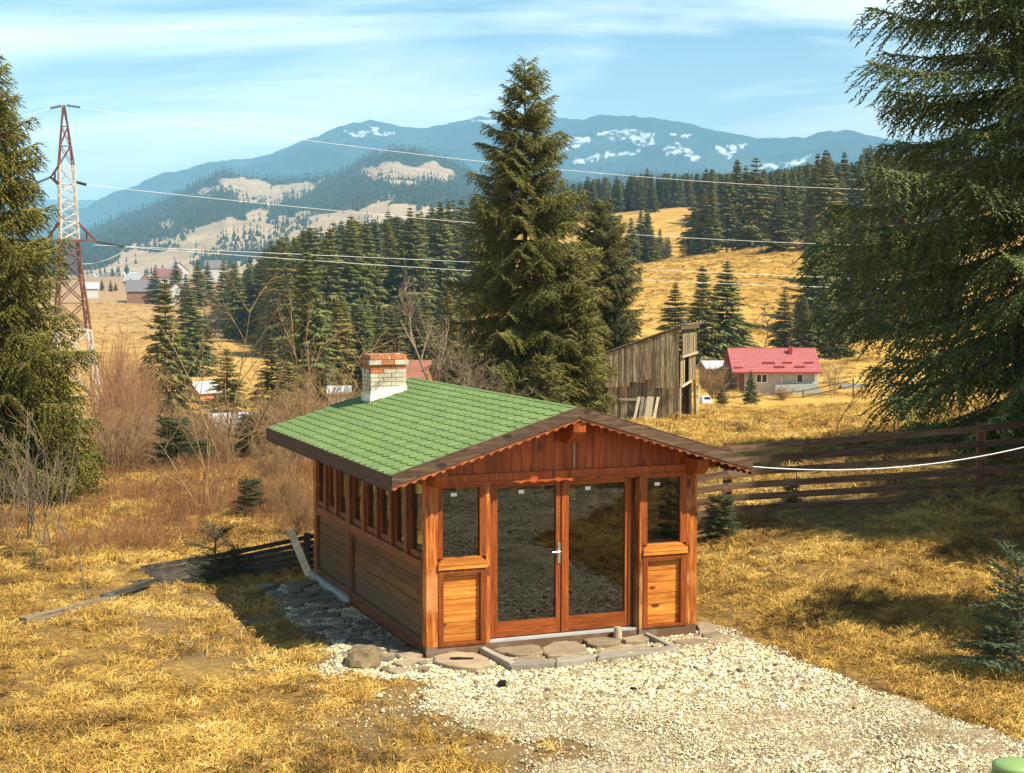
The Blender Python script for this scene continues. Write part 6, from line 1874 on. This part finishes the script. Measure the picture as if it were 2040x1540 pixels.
for (u, y, s, lb) in ((425, 300, 3.0, 'leftmost bare orchard tree on the valley meadow'), (455, 305, 3.0, 'middle bare orchard tree on the valley meadow'), (482, 300, 2.8, 'bare orchard tree nearest the dark stand')):
    bare('orchard_tree', bt2, u, y, lb, s, 'tree', None, .6)
bare('bare_shrub', sh[0], 456, 345, 'round golden bush above the orchard trees', 3.2, 'shrub', None, .8)
bare('bare_shrub', sh2[0], 1560, 120, 'heap of brown brush before the red roofed house', 1.2, 'shrub', None, .45)
bare('bare_shrub', sh2[1], 1425, 132, 'tawny tall weeds between the barn and the red roofed house', 1.7, 'shrub', None, .8)
bare('bare_tree', bt2, 1660, 128, 'leafless tree at the right end of the red roofed house', 1.0)
bt6 = bare_mesh('dead_spruce', bare_segments(306, 7.5, 2, .95, 1, .06, -.05, (34, 36), .16), M_bark)
bare('dead_spruce', bt6, 1522, 186, 'dead brown spruce on the golden slope', 1.35)
for (u, y, lb) in ((1496, 195, 'thin bare birch on the slope left of the dead spruce'), (1510, 200, 'second thin bare birch on the slope by the dead spruce')):
    bare('bare_birch', bt5, u, y, lb, 3.0)

# tall dry stems on the left meadow
def make_weeds():
    g = np.random.default_rng(91)
    src = [bare_mesh('weed_%d' % i, bare_segments(330 + i, .55, 1, .5, 7, .0045, .3, (2, 4), .4, .2), M_weed, 3) for i in range(4)]
    n = 5200
    x, y = frustum_points(n, 20, 40, -60, 640, g)
    d = fbm(x * .5, y * .5, 3)
    X, Y = to_cab(x, y)
    ok = (g.random(n) < np.clip(.35 + d * 2.2, .03, 1)) & ~((X > -1.6) & (Y < 6.5)) & (y > 24.6) & (project(x, y, gz(x, y))[1] < 1105)
    x, y = x[ok], y[ok]; k = len(x)
    gnode_scatter('dry_weeds', np.stack([x, y, gz(x, y)], 1), np.stack([g.normal(0, .12, k), g.normal(0, .12, k), g.uniform(0, 6, k)], 1), g.uniform(.5, 1.35, k), g.integers(0, 4, k), src)
make_weeds()

# fallen twigs on the soil near the camera
def make_twigs():
    g = random.Random(12)
    mb = []
    for k in range(150):
        u, v = g.uniform(0, 2000), g.uniform(1250, 1535)
        p = ground_px(u, v); z = gzf(p.x, p.y) + .02
        L = g.uniform(.05, .26); a = g.uniform(0, 6)
        mb.append((np.array([[p.x, p.y, z], [p.x + math.cos(a) * L * .5, p.y + math.sin(a) * L * .5, z + g.uniform(.0, .04)], [p.x + math.cos(a + .2) * L, p.y + math.sin(a + .2) * L, z + g.uniform(0, .03)]]), g.uniform(.002, .005), .0015))
    tag(link_mesh('fallen_twigs', bare_mesh('fallen_twigs', mb, M_bark_tan, 4)), kind='stuff')
make_twigs()

# round green lid of a barrel that just enters the bottom right corner
M_greenlid = plain('smooth_green_plastic', (0.20, 0.30, 0.10), 0.5, 0.35, 0.08, 2.0)
q = at(2022, 1514, 11.0)
br = empty('barrel', (q.x, q.y, gzf(q.x, q.y))); tag(br, 'green plastic barrel top in the bottom right corner', 'barrel')
hb = q.z - br.location.z
MB().tube([(0, 0, 0), (0, 0, hb * .3), (0, 0, hb * .8), (0, 0, hb - .06)], [.15, .18, .18, .155], 24).build('body', M_greenlid, br, True)
MB().tube([(0, 0, hb - .06), (0, 0, hb - .03), (0, 0, hb - .012), (0, 0, hb)], [.165, .16, .12, .05], 24).build('lid', M_greenlid, br, True)
